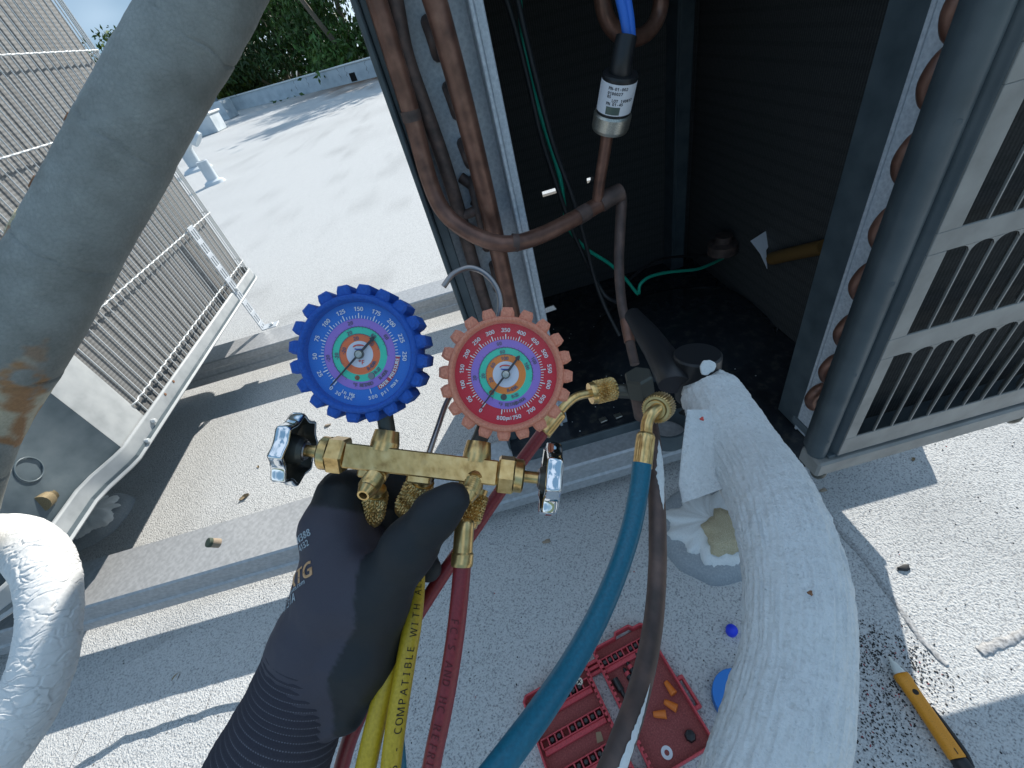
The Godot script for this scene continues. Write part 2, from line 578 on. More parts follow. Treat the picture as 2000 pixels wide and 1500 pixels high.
	mats.needle = mat(0.03, 0.025, 0.03, 0.4)
	var lens := mat(0.9, 0.92, 0.95, 0.04)
	lens.transparency = BaseMaterial3D.TRANSPARENCY_ALPHA
	lens.albedo_color.a = 0.015
	lens.metallic_specular = 0.32
	mats.lens = lens
	# glove
	var g := mat(1, 1, 1, 0.62)
	g.albedo_color = Color(1, 1, 1)
	g.vertex_color_use_as_albedo = true
	var knit := noise_img(61, 512, 0.14, 2)
	tri(g, 16.0, ramp_tex(knit, [[0.0, C(0.7, 0.7, 0.7)], [0.5, C(0.9, 0.9, 0.9)], [1.0, C(1, 1, 1)]]), bump_tex(knit, 3.0), 0.35)
	mats.glove = g
	mats.cuff = cuff_mat()
	mats.print_orange = mat(0.62, 0.36, 0.18, 0.7)
	mats.print_grey = mat(0.36, 0.42, 0.46, 0.7)
	# plastics
	mats.case_red = tri(mat(0.5, 0.05, 0.06, 0.55), 14.0, ramp_tex(mid, [[0.1, C(0.40, 0.06, 0.065)], [0.5, C(0.60, 0.065, 0.08)], [1.0, C(0.66, 0.10, 0.11)]]))
	mats.case_floor = tri(mat(0.2, 0.05, 0.05, 0.7), 18.0, ramp_tex(mid, [[0.1, C(0.20, 0.05, 0.045)], [0.6, C(0.33, 0.07, 0.065)], [1.0, C(0.40, 0.13, 0.11)]]))
	mats.bit = mat(0.06, 0.06, 0.06, 0.4, 0.7)
	mats.slot_red = mat(0.16, 0.02, 0.02, 0.7)
	mats.wire_nut = mat(0.80, 0.20, 0.03, 0.5)
	mats.black_plastic = mat(0.015, 0.016, 0.018, 0.4)
	mats.pen_yellow = tri(mat(0.7, 0.33, 0.02, 0.45), 30.0, ramp_tex(mid, [[0.05, C(0.28, 0.14, 0.02)], [0.3, C(0.74, 0.285, 0.012)], [1.0, C(0.82, 0.33, 0.018)]]))
	var tip := mat(0.75, 0.78, 0.74, 0.25)
	mats.pen_tip = tip
	mats.tape_blue = mat(0.02, 0.20, 0.62, 0.5)
	mats.cap_blue = mat(0.015, 0.05, 0.75, 0.45)
	mats.cardboard = mat(0.35, 0.26, 0.16, 0.9)
	mats.green_wire = mat(0.015, 0.46, 0.30, 0.4)
	mats.blue_wire = mat(0.03, 0.15, 0.60, 0.4)
	mats.black_wire = mat(0.03, 0.032, 0.035, 0.5)
	mats.label_white = mat(0.75, 0.76, 0.80, 0.5)
	mats.label_ink = mat(0.03, 0.03, 0.04, 0.6)
	mats.label_foil = mat(0.10, 0.14, 0.12, 0.35, 0.3)
	mats.nickel = tri(mat(0.6, 0.58, 0.5, 0.35, 0.9), 30.0, ramp_tex(mid, [[0.1, C(0.32, 0.31, 0.25)], [0.7, C(0.62, 0.60, 0.53)]]))
	mats.cork = tri(mat(0.3, 0.25, 0.18, 0.95), 60.0, ramp_tex(mid, [[0.2, C(0.16, 0.13, 0.10)], [0.7, C(0.46, 0.36, 0.26)]]))
	mats.plug_dark = mat(0.06, 0.08, 0.055, 0.7)
	mats.leaf_dry = tri(mat(0.4, 0.3, 0.18, 0.9), 60.0, ramp_tex(mid, [[0.2, C(0.16, 0.11, 0.06)], [0.8, C(0.46, 0.36, 0.22)]]))
	# trees
	mats.bark = tri(mat(0.2, 0.17, 0.14, 0.95), 2.0, ramp_tex(mid, [[0.2, C(0.10, 0.08, 0.06)], [0.8, C(0.28, 0.24, 0.19)]]))
	for k in 3:
		var lf := mat([0.045, 0.06, 0.11][k], [0.10, 0.135, 0.16][k], [0.03, 0.03, 0.03][k], 0.55)
		lf.cull_mode = BaseMaterial3D.CULL_DISABLED
		lf.backlight_enabled = true
		lf.backlight = Color(0.10, 0.16, 0.03)
		mats["leaf%d" % k] = lf

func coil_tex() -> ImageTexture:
	# dark fins with the tube rows crossing them
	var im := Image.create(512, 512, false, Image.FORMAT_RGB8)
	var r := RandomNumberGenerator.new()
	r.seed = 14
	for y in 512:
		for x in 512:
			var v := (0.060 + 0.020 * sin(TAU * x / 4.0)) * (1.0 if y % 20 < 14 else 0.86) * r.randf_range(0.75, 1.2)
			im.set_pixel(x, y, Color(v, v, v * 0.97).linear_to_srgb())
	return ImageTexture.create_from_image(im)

func fin_tex() -> ImageTexture:
	# aluminium fins edge on, with the tube rows showing through
	var im := Image.create(512, 512, false, Image.FORMAT_RGB8)
	var r := RandomNumberGenerator.new()
	r.seed = 4
	for y in 512:
		for x in 512:
			var fin := 0.5 + 0.5 * sin(TAU * y / 8.0)
			var row := 1.0 if (x % 32) < 22 else 0.74
			var v := (0.185 + 0.09 * fin) * row * r.randf_range(0.85, 1.1)
			im.set_pixel(x, y, Color(v, v, v * 0.98).linear_to_srgb())
	return ImageTexture.create_from_image(im)

func cuff_mat() -> StandardMaterial3D:
	# ribbed knit: rows of pale stitches on dark yarn, laid along the sleeve by its own uv
	var im := Image.create(512, 128, false, Image.FORMAT_RGB8)
	var r := RandomNumberGenerator.new()
	r.seed = 8
	for y in 128:
		for x in 512:
			var row := fposmod(y / 32.0, 1.0)
			var stitch := fposmod(x / 8.0 + (0.5 if int(y / 32.0) % 2 == 0 else 0.0), 1.0)
			var c := Color(0.036, 0.035, 0.048) * r.randf_range(0.7, 1.3)
			if row > 0.38 and row < 0.62 and stitch < 0.5 and r.randf() < 0.8:
				c = Color(0.19, 0.19, 0.235) * r.randf_range(0.7, 1.15)
			im.set_pixel(x, y, c.linear_to_srgb())
	var m := mat(1, 1, 1, 0.9)
	m.albedo_color = Color(1, 1, 1)
	m.albedo_texture = ImageTexture.create_from_image(im)
	m.uv1_scale = Vector3(2.0, 52.0, 1.0)
	return m

# ------------------------------------------------------------------ the roof
func wall_z(x: float) -> float:
	return -26.95 + (x + 10.2) * (7.63 / 8.49)

func roof():
	var n := FastNoiseLite.new()
	n.seed = 17
	n.frequency = 1.6
	n.fractal_octaves = 4
	var big := FastNoiseLite.new()
	big.seed = 18
	big.frequency = 0.35
	var xs := []
	var x := -16.0
	while x < -1.8:
		xs.append(x); x += max(0.05, absf(x + 1.8) * 0.14)
	x = -1.8
	while x < 1.4:
		xs.append(x); x += 0.04
	while x < 12.0:
		xs.append(x); x += 0.04 + (x - 1.4) * 0.16
	xs.append(12.0)
	var st := S()
	var rows := []
	for i in xs.size():
		var col := []
		var zf: float = wall_z(max(xs[i], -10.2)) if xs[i] > -10.2 else -26.95
		var zs := []
		var z := 3.0
		while z > 0.5:
			zs.append(z); z -= 0.25
		for k in 63:
			zs.append(0.5 - k * 0.04)
		for k in range(1, 41):
			zs.append(lerp(-1.98, zf, pow(k / 40.0, 1.8)))
		for zz in zs:
			var v := n.get_noise_2d(xs[i], zz) * 0.5 + 0.5
			var w := big.get_noise_2d(xs[i], zz * 1.5)
			var f := 1.0 - 0.20 * smoothstep(0.58, 0.85, v) - 0.10 * smoothstep(0.0, 0.6, w)
			f -= 0.10 * smoothstep(0.1, 0.6, n.get_noise_2d(xs[i] * 0.16 + 30.0, zz * 0.9)) * smoothstep(-1.5, -4.0, zz)
			var c := Color(f, f, f)
			# leaf litter tint washed up along the wall
			var dwall: float = zz - zf
			if xs[i] > -6.5 and dwall < 6.0:
				var q: float = smoothstep(5.6, 0.5, dwall + 3.0 * n.get_noise_2d(xs[i] * 0.6 + 9.0, zz * 0.25)) * smoothstep(-6.5, -2.0, xs[i])
				c = c.lerp(Color(0.30, 0.18, 0.11), q)
			col.append([Vector3(xs[i], 0, zz), c])
		rows.append(col)
	for i in rows.size() - 1:
		for k in rows[i].size() - 1:
			var q := [rows[i][k], rows[i + 1][k], rows[i + 1][k + 1], rows[i][k + 1]]
			for o in [0, 2, 1, 0, 3, 2]:
				st.set_color(q[o][1])
				st.set_uv(Vector2(q[o][0].x, q[o][0].z) * 1.55)
				st.set_normal(Vector3.UP)
				st.add_vertex(q[o][0])
	st.generate_tangents()
	var mi := part(self, "roof_surface", st.commit(), mats.roof)
	mi.set_meta("kind", "structure")
	# ground far below, out to the horizon
	var gp := PlaneMesh.new()
	gp.size = Vector2(900, 900)
	var gm := part(self, "ground", gp, mat(0.10, 0.13, 0.06, 0.95), Transform3D(Basis(), Vector3(0, -4.5, 0)))
	gm.set_meta("kind", "structure")
	# sealed joints and lap edges of the roof skin
	ribbon("roof_seam", [Vector3(0.4981, 0.0000, -0.3962), Vector3(0.4862, 0.0000, -0.3154), Vector3(0.4852, -0.0000, -0.2569), Vector3(0.4785, 0.0000, -0.1981), Vector3(0.4710, 0.0000, -0.1359), Vector3(0.4759, 0.0000, -0.1011)], 0.0045, 0.0016)
	ribbon("roof_seam", [Vector3(0.5283, -0.0000, -0.1046), Vector3(0.5664, 0.0000, -0.1085), Vector3(0.6077, 0.0000, -0.1117), Vector3(0.6672, 0.0000, -0.1172)], 0.007, 0.002)
	lap([Vector3(-0.4980, 0.0000, -0.2993), Vector3(-0.5967, 0.0000, -0.3063), Vector3(-0.6777, 0.0000, -0.3146), Vector3(-0.7750, 0.0000, -0.3116), Vector3(-0.8617, 0.0000, -0.3079), Vector3(-0.9196, 0.0000, -0.2897), Vector3(-0.9833, 0.0000, -0.2696), Vector3(-1.0538, 0.0000, -0.2382)])

func lap(pts: Array):
	# edge of one roof sheet lying over the next, a thin step facing the viewer
	var st := S()
	flat(st)
	var n := FastNoiseLite.new()
	n.seed = 3
	n.frequency = 30.0
	for i in pts.size() - 1:
		for k in 6:
			var q := []
			for t in [k / 6.0, (k + 1) / 6.0]:
				var p: Vector3 = (pts[i] as Vector3).lerp(pts[i + 1], t)
				p.z += 0.004 * n.get_noise_1d(p.x)
				q.append(p)
			var up := Vector3(0, 0.0075 + 0.002 * n.get_noise_1d(q[0].x + 9.0), 0)
			var back := Vector3(0, 0.0006, -0.16)
			quad_out(st, q[0] + up, q[1] + up, q[1] + back, q[0] + back, Vector3.UP)
			quad_out(st, q[0], q[1], q[1] + up, q[0] + up, Vector3.BACK)
	var mi := part(self, "roof_sheet_lap", st, mats.roof_lap)
	mi.set_meta("kind", "structure")

func ribbon(called: String, pts: Array, w: float, h: float):
	var n := FastNoiseLite.new()
	n.seed = int(pts[0].x * 1000)
	n.frequency = 40.0
	var st := S()
	var rad := []
	for p in pts: rad.append(w)
	tube(st, pts, rad, 10, 14, true, func(_l, a, p): return n.get_noise_3d(p.x, a * 0.02, p.z) * w * 0.9)
	var src := st.commit()
	var arr := src.surface_get_arrays(0)
	var vs: PackedVector3Array = arr[Mesh.ARRAY_VERTEX]
	var s2 := S()
	for v in vs:
		s2.add_vertex(Vector3(v.x, v.y * h / w, v.z))
	var mi := part(self, called, s2, mats.roof_seal)
	mi.set_meta("kind", "structure")

func parapet():
	var o := thing("parapet_wall", "low white painted roof parapet wall in front of the trees", "wall")
	var st := S()
	var a := Vector3(-10.2, 0, wall_z(-10.2))
	var b := Vector3(12.0, 0, wall_z(12.0))
	var d := (b - a).normalized()
	var mid := (a + b) * 0.5
	var xf := frame(mid, d, Vector3(-d.z, 0, d.x))
	box(st, shift(xf, 0, 0.22, -0.16), Vector3(a.distance_to(b), 0.62, 0.3), 0.02)
	part(o, "wall", st, mats.parapet)
	# coping
	st = S()
	box(st, shift(xf, 0, 0.555, -0.16), Vector3(a.distance_to(b) + 0.1, 0.06, 0.36), 0.02)
	part(o, "coping", st, mats.white_paint)
	# scupper opening and streaks of dirt below the coping
	st = S()
	var sp: Vector3 = xf.affine_inverse() * Vector3(-2.2182, 0.0000, -20.6413)
	box(st, shift(xf, sp.x, 0.16, -0.02), Vector3(0.32, 0.26, 0.06), 0.01)
	part(o, "scupper", st, mats.hole)
	var streaks := [Vector3(-5.8641, 0.0000, -20.6987), Vector3(-4.1419, 0.0000, -18.9431), Vector3(-2.5784, 0.0000, -18.9684), Vector3(-6.3854, 0.0000, -21.3955), Vector3(-4.3964, 0.0000, -19.2638)]
	for k in streaks.size():
		var q: Vector3 = xf.affine_inverse() * streaks[k]
		st = S()
		var pl := PackedVector2Array()
		for i in 7: pl.append(Vector2(0.05 * sin(i * 2.3 + k), 0.50 - i * 0.06))
		for i in range(6, -1, -1): pl.append(Vector2(0.05 * sin(i * 2.3 + k) + 0.012 + 0.010 * cos(i * 1.7), 0.50 - i * 0.06))
		plate(st, pl, 0.004, shift(xf, q.x, 0, -0.012))
		part(o, "dirt_streak", st, mats.stain)
	# stub wall that returns at the far corner
	var w := thing("roof_corner_block", "pale block at the far roof corner behind the grey pipe", "wall", "", Vector3(-10.6, 0, -25.6))
	st = S()
	box(st, Transform3D(Basis(), Vector3(0, 0.55, 0)), Vector3(1.5, 1.1, 1.3), 0.03)
	part(w, "block", st, mats.parapet)
	st = S()
	box(st, Transform3D(Basis(), Vector3(0, 1.14, 0)), Vector3(1.6, 0.08, 1.4), 0.02)
	part(w, "cap", st, mats.white_paint)
	vents()

func vents():
	var g := ""
	var v := thing("vent_pipe", "stubby pale vent pipe rising from the roof right of the grey pipe", "vent pipe", g, Vector3(-2.9390, 0.0000, -6.3096))
	var st := S()
	turned(st, [Vector2(0.13, 0.0), Vector2(0.115, 0.03), Vector2(0.07, 0.05), Vector2(0.066, 0.26), Vector2(0.045, 0.262), Vector2(0.045, 0.1)], 20, Transform3D())
	part(v, "pipe", st, mats.parapet)
	v = thing("vent_hood", "pale gooseneck vent hood behind the stubby vent pipe", "vent hood", "", Vector3(-3.9001, 0.0000, -8.1258))
	st = S()
	tube(st, [Vector3(0, 0, 0), Vector3(0, 0.28, 0), Vector3(0.06, 0.40, 0.0), Vector3(0.18, 0.44, 0), Vector3(0.27, 0.36, 0.0)], [0.10, 0.10, 0.105, 0.11, 0.11], 14, 5)
	part(v, "neck", st, mats.parapet)
	st = S()
	turned(st, [Vector2(0.22, 0.0), Vector2(0.20, 0.03), Vector2(0.11, 0.06)], 18, Transform3D())
	part(v, "flashing", st, mats.parapet)
	v = thing("skylight_curb", "small low white box on the roof near the far corner", "roof box", "", Vector3(-6.6626, 0.0000, -15.7124))
	st = S()
	box(st, Transform3D(Basis(), Vector3(0, 0.22, 0)), Vector3(0.9, 0.44, 0.8), 0.02)
	part(v, "curb", st, mats.parapet)
	st = S()
	box(st, Transform3D(Basis(), Vector3(0, 0.47, 0)), Vector3(1.0, 0.06, 0.9), 0.02)
	part(v, "lid", st, mats.white_paint)
	v = thing("roof_drain_box", "pale square roof box behind the low white box", "roof box", "", Vector3(-8.2650, 0.0000, -20.9389))
	st = S()
	box(st, Transform3D(Basis(), Vector3(0, 0.3, 0)), Vector3(1.3, 0.6, 1.1), 0.02)
	part(v, "box", st, mats.parapet)

func trees():
	# broad-leaved trees standing beyond the wall; each crown is leaf faces spread through its volume
	var spots := [
		[Vector3(-7.0, -4.5, -29.0), 4.6, 9.5, 0, "dark broad tree beyond the parapet, in the gap beside the grey pipe"],
		[Vector3(-2.8, -4.5, -25.0), 4.4, 10.0, 1, "leafy tree with a bare pale branch, just beyond the scupper"],
		[Vector3(-13.5, -4.5, -34.0), 5.0, 8.6, 1, "tree with a loose crown farther left behind the roof corner block"],
		[Vector3(2.0, -4.5, -22.0), 4.2, 10.5, 0, "tree standing mostly behind the dark condensing unit"],
		[Vector3(-15.8, -4.5, -31.0), 4.2, 8.6, 2, "yellow-green tree against the sky above the wire-guarded unit"],
		[Vector3(-10.3, -4.5, -29.3), 2.2, 6.6, 2, "pale bushy sapling poking over the parapet by the corner block"],
		[Vector3(-24.0, -4.5, -30.0), 4.0, 7.6, 0, "low dark tree at the left behind the wire-guarded unit"]]
	for s in spots:
		var o := thing("tree", s[4], "tree", "trees beyond the parapet", s[0])
		var st := S()
		var h: float = s[2]
		var r: float = s[1]
		var tr := RandomNumberGenerator.new()
		tr.seed = int(absf(s[0].x) * 100)
		tube(st, [Vector3(0, 0, 0), Vector3(0.15, h * 0.25, 0.1), Vector3(-0.1, h * 0.5, 0), Vector3(0.1, h * 0.8, 0.1)], [0.32, 0.24, 0.17, 0.06], 9, 4)
		var tips := []
		for k in 11:
			var a := TAU * k / 11.0 + tr.randf()
			var y0: float = h * tr.randf_range(0.25, 0.6)
			var e := Vector3(cos(a) * r * tr.randf_range(0.5, 0.95), h * tr.randf_range(0.45, 0.95), sin(a) * r * tr.randf_range(0.5, 0.95))
			tube(st, [Vector3(0, y0, 0), Vector3(e.x * 0.5, lerp(y0, e.y, 0.6), e.z * 0.5), e], [0.12, 0.07, 0.02], 6, 3)
			tips.append(e)
			tips.append(Vector3(e.x * 0.55, lerp(y0, e.y, 0.65) + 0.3, e.z * 0.55))
		if s[3] == 1:
			tube(st, [Vector3(0.0, h * 0.5, r * 0.6), Vector3(-0.7, h * 0.72, r * 0.95), Vector3(-1.3, h * 0.92, r)], [0.11, 0.08, 0.04], 7, 3)
		part(o, "trunk", st, mats.bark)
		for k in 26:
			var a := tr.randf() * TAU
			var rr: float = r * sqrt(tr.randf())
			var y: float = h * tr.randf_range(0.30, 1.0)
			rr *= clamp(1.15 - absf(y / h - 0.62) * 1.5, 0.35, 1.0)
			tips.append(Vector3(cos(a) * rr, y, sin(a) * rr))
		var leaf := leaf_mesh()
		var mm := MultiMesh.new()
		mm.transform_format = MultiMesh.TRANSFORM_3D
		mm.use_colors = true
		mm.mesh = leaf
		var per := 360
		mm.instance_count = tips.size() * per
		var idx := 0
		for t in tips:
			var cr := tr.randf_range(0.55, 1.15)
			var tone := tr.randf_range(0.6, 1.25)
			for i in per:
				var d := Vector3(tr.randfn(), tr.randfn() * 0.75, tr.randfn()) * cr * 0.52
				var b := Basis.from_euler(Vector3(tr.randf() * TAU, tr.randf() * TAU, tr.randf() * TAU)) * tr.randf_range(0.9, 1.7)
				mm.set_instance_transform(idx, Transform3D(b, t + d))
				var q := tone * tr.randf_range(0.7, 1.4)
				mm.set_instance_color(idx, Color(q * tr.randf_range(0.8, 1.3), q, q * 0.8))
				idx += 1
		var mi := MultiMeshInstance3D.new()
		mi.multimesh = mm
		var lm: StandardMaterial3D = mats["leaf%d" % s[3]]
		lm.vertex_color_use_as_albedo = true
		mi.material_override = lm
		mi.set_meta("kind", "stuff")
		put(o, mi, "crown")

func leaf_mesh() -> Mesh:
	var st := S()
	flat(st)
	var a := Vector3(0, 0, 0)
	var b := Vector3(0.045, 0.02, 0.08)
	var c := Vector3(0, 0, 0.19)
	var d := Vector3(-0.045, 0.02, 0.08)
	for t in [[a, b, c], [a, c, d]]:
		for p in t: st.add_vertex(p)
	st.generate_normals()
	return st.commit()

# ------------------------------------------------------------------ aluminium stand
func rail_profile() -> PackedVector2Array:
	# x is depth towards the viewer, y is height: an open channel, grooved web in front, flange on top
	return PackedVector2Array([Vector2(-0.004, 0.036), Vector2(0.0, 0.036), Vector2(0.004, 0.040), Vector2(0.004, 0.064), Vector2(0.0, 0.068), Vector2(0.0, 0.088), Vector2(0.004, 0.094), Vector2(0.004, 0.116), Vector2(0.0, 0.12), Vector2(-0.115, 0.12), Vector2(-0.115, 0.100), Vector2(-0.111, 0.100), Vector2(-0.111, 0.1155), Vector2(-0.004, 0.1155)])

func make_rail(label: String, z: float, x0: float, x1: float) -> Node3D:
	var o := thing("stand_rail", label, "stand rail", "aluminium rails that carry the units", Vector3((x0 + x1) * 0.5, 0, z))
	var st := S()
	var xf := Transform3D(Basis(Vector3(0, 0, 1), Vector3(0, 1, 0), Vector3(-1, 0, 0)), Vector3((x1 - x0) * 0.5, 0, 0))
	plate(st, rail_profile(), x1 - x0, xf)
	part(o, "channel", st, mats.aluminium)
	for x in [x0 + 0.12, x1 - 0.06]:
		st = S()
		slab(st, Vector3(x - (x0 + x1) * 0.5 - 0.03, 0.0, -0.11), Vector3(x - (x0 + x1) * 0.5 + 0.03, 0.0355, -0.01), 0.004)
		part(o, "foot_pad", st, mats.aluminium)
	return o

func stand_rails():
	var near := make_rail("near aluminium rail running under both units, close to the gloved hand", -0.526, -2.1, 0.80)
	var st := S()
	# open collar standing on the rail top
	turned(st, [Vector2(0.042, 0.1205), Vector2(0.042, 0.160), Vector2(0.037, 0.160), Vector2(0.037, 0.122)], 28, Transform3D(Basis(), Vector3(0.2613, 0.1200, -0.5324) - Vector3(-0.65, 0.12, -0.526)))
	part(near, "pipe_collar", st, mats.unit_slate)
	st = S()
	lathe(st, [Vector2(0.008, 0.1205), Vector2(0.008, 0.126), Vector2(0.005, 0.128), Vector2(0.0, 0.128)], 6, Transform3D(Basis(), Vector3(0.1765, 0.1200, -0.5833) - Vector3(-0.65, 0.12, -0.526)), true)
	part(near, "bolt", st, mats.dark_steel)
	make_rail("far aluminium rail behind the gauges, running under both units", -1.405, -2.1, 0.7)
	# flashings round the leg feet
	flashing("round grey sealant collar with torn white coating and foam, behind the big white pipe", Vector3(0.275, 0, -0.375), 0.098, true)
	flashing("blue-grey sealant collar with crumpled white coating under the wire-guarded unit", Vector3(-1.255, 0, -0.885), 0.088, false)
	var post := thing("support_post", "square grey post standing in the crumpled white flashing", "post", "", Vector3(-1.275, 0, -0.875))
	st = S()
	box(st, Transform3D(Basis(Vector3.UP, 0.3), Vector3(0.0, 0.125, 0)), Vector3(0.075, 0.25, 0.06), 0.006)
	part(post, "tube", st, mats.unit_grey)

func flashing(label: String, at: Vector3, r: float, foam: bool):
	var o := thing("pipe_flashing", label, "flashing", "sealed collars on the roof", at)
	var n := FastNoiseLite.new()
	n.seed = 5 + int(foam)
	n.frequency = 0.8
	var st := S()
	var wob := func(y, a): return r * 0.09 * n.get_noise_2d(cos(a) * 1.6, sin(a) * 1.6 + y * 20.0)
	lathe(st, [Vector2(r, 0.0), Vector2(r * 0.97, 0.012), Vector2(r * 0.86, 0.024), Vector2(r * 0.66, 0.03), Vector2(r * 0.5, 0.026)], 40, Transform3D(), false, wob)
	part(o, "sealant", st, mats.seal_grey)
	st = S()
	var n2 := FastNoiseLite.new()
	n2.seed = 9
	n2.frequency = 1.0
	n2.fractal_octaves = 4
	var wob2 := func(y, a): return r * 0.26 * n2.get_noise_2d(cos(a) * 1.6 + y * 22.0, sin(a) * 1.6)
	lathe(st, [Vector2(r * 0.78, 0.022), Vector2(r * 0.76, 0.031), Vector2(r * 0.66, 0.038), Vector2(r * 0.52, 0.043), Vector2(r * 0.42, 0.046), Vector2(r * 0.30, 0.049), Vector2(r * 0.15, 0.050), Vector2(0.0, 0.052)], 72, Transform3D(), false, wob2)
	part(o, "white_coating", st, mats.white_paint)
	if foam:
		st = S()
		lathe(st, [Vector2(r * 0.42, 0.04), Vector2(r * 0.40, 0.056), Vector2(r * 0.25, 0.062), Vector2(0.0, 0.060)], 24, Transform3D(Basis(), Vector3(0.012, 0, 0.03)), false, func(y, a): return r * 0.16 * n.get_noise_2d(cos(a) * 4.0 + y * 60.0, sin(a) * 4.0))
		part(o, "foam", st, mats.foam)

# ------------------------------------------------------------------ left unit: coil behind a wire guard
func sweep(st: SurfaceTool, path: Array, prof: PackedVector2Array):
	# profile (outward, height) carried along a plan path of (x, z); outward is to the right of travel
	flat(st)
	var rows := []
	for i in path.size():
		var a: Vector2 = path[max(i - 1, 0)]
		var b: Vector2 = path[i]
		var c: Vector2 = path[min(i + 1, path.size() - 1)]
		var d1 := (b - a).normalized() if i > 0 else (c - b).normalized()
		var d2 := (c - b).normalized() if i < path.size() - 1 else d1
		var n := (Vector2(d1.y, -d1.x) + Vector2(d2.y, -d2.x)).normalized()
		n = n / max(0.5, n.dot(Vector2(d1.y, -d1.x)))
		var row := []
		for q in prof:
			row.append(Vector3(b.x + n.x * q.x, q.y, b.y + n.y * q.x))
		rows.append(row)
	for i in rows.size() - 1:
		for k in prof.size() - 1:
			st.set_smooth_group(k + 1)
			var e := prof[k + 1] - prof[k]
			var mid: Vector3 = (rows[i][k] + rows[i + 1][k]) * 0.5
			var dir: Vector3 = rows[i + 1][k] - rows[i][k]
			var side := Vector3(dir.z, 0, -dir.x).normalized()
			var out := side * e.y - Vector3.UP * e.x
			quad_out(st, rows[i][k], rows[i + 1][k], rows[i + 1][k + 1], rows[i][k + 1], out)
	smooth(st)

func round_corner(path: Array, c: Vector2, r: float, a0: float, a1: float, n := 7):
	for i in n + 1:
		var a := deg_to_rad(lerp(a0, a1, float(i) / n))
		path.append(c + Vector2(cos(a), sin(a)) * r)

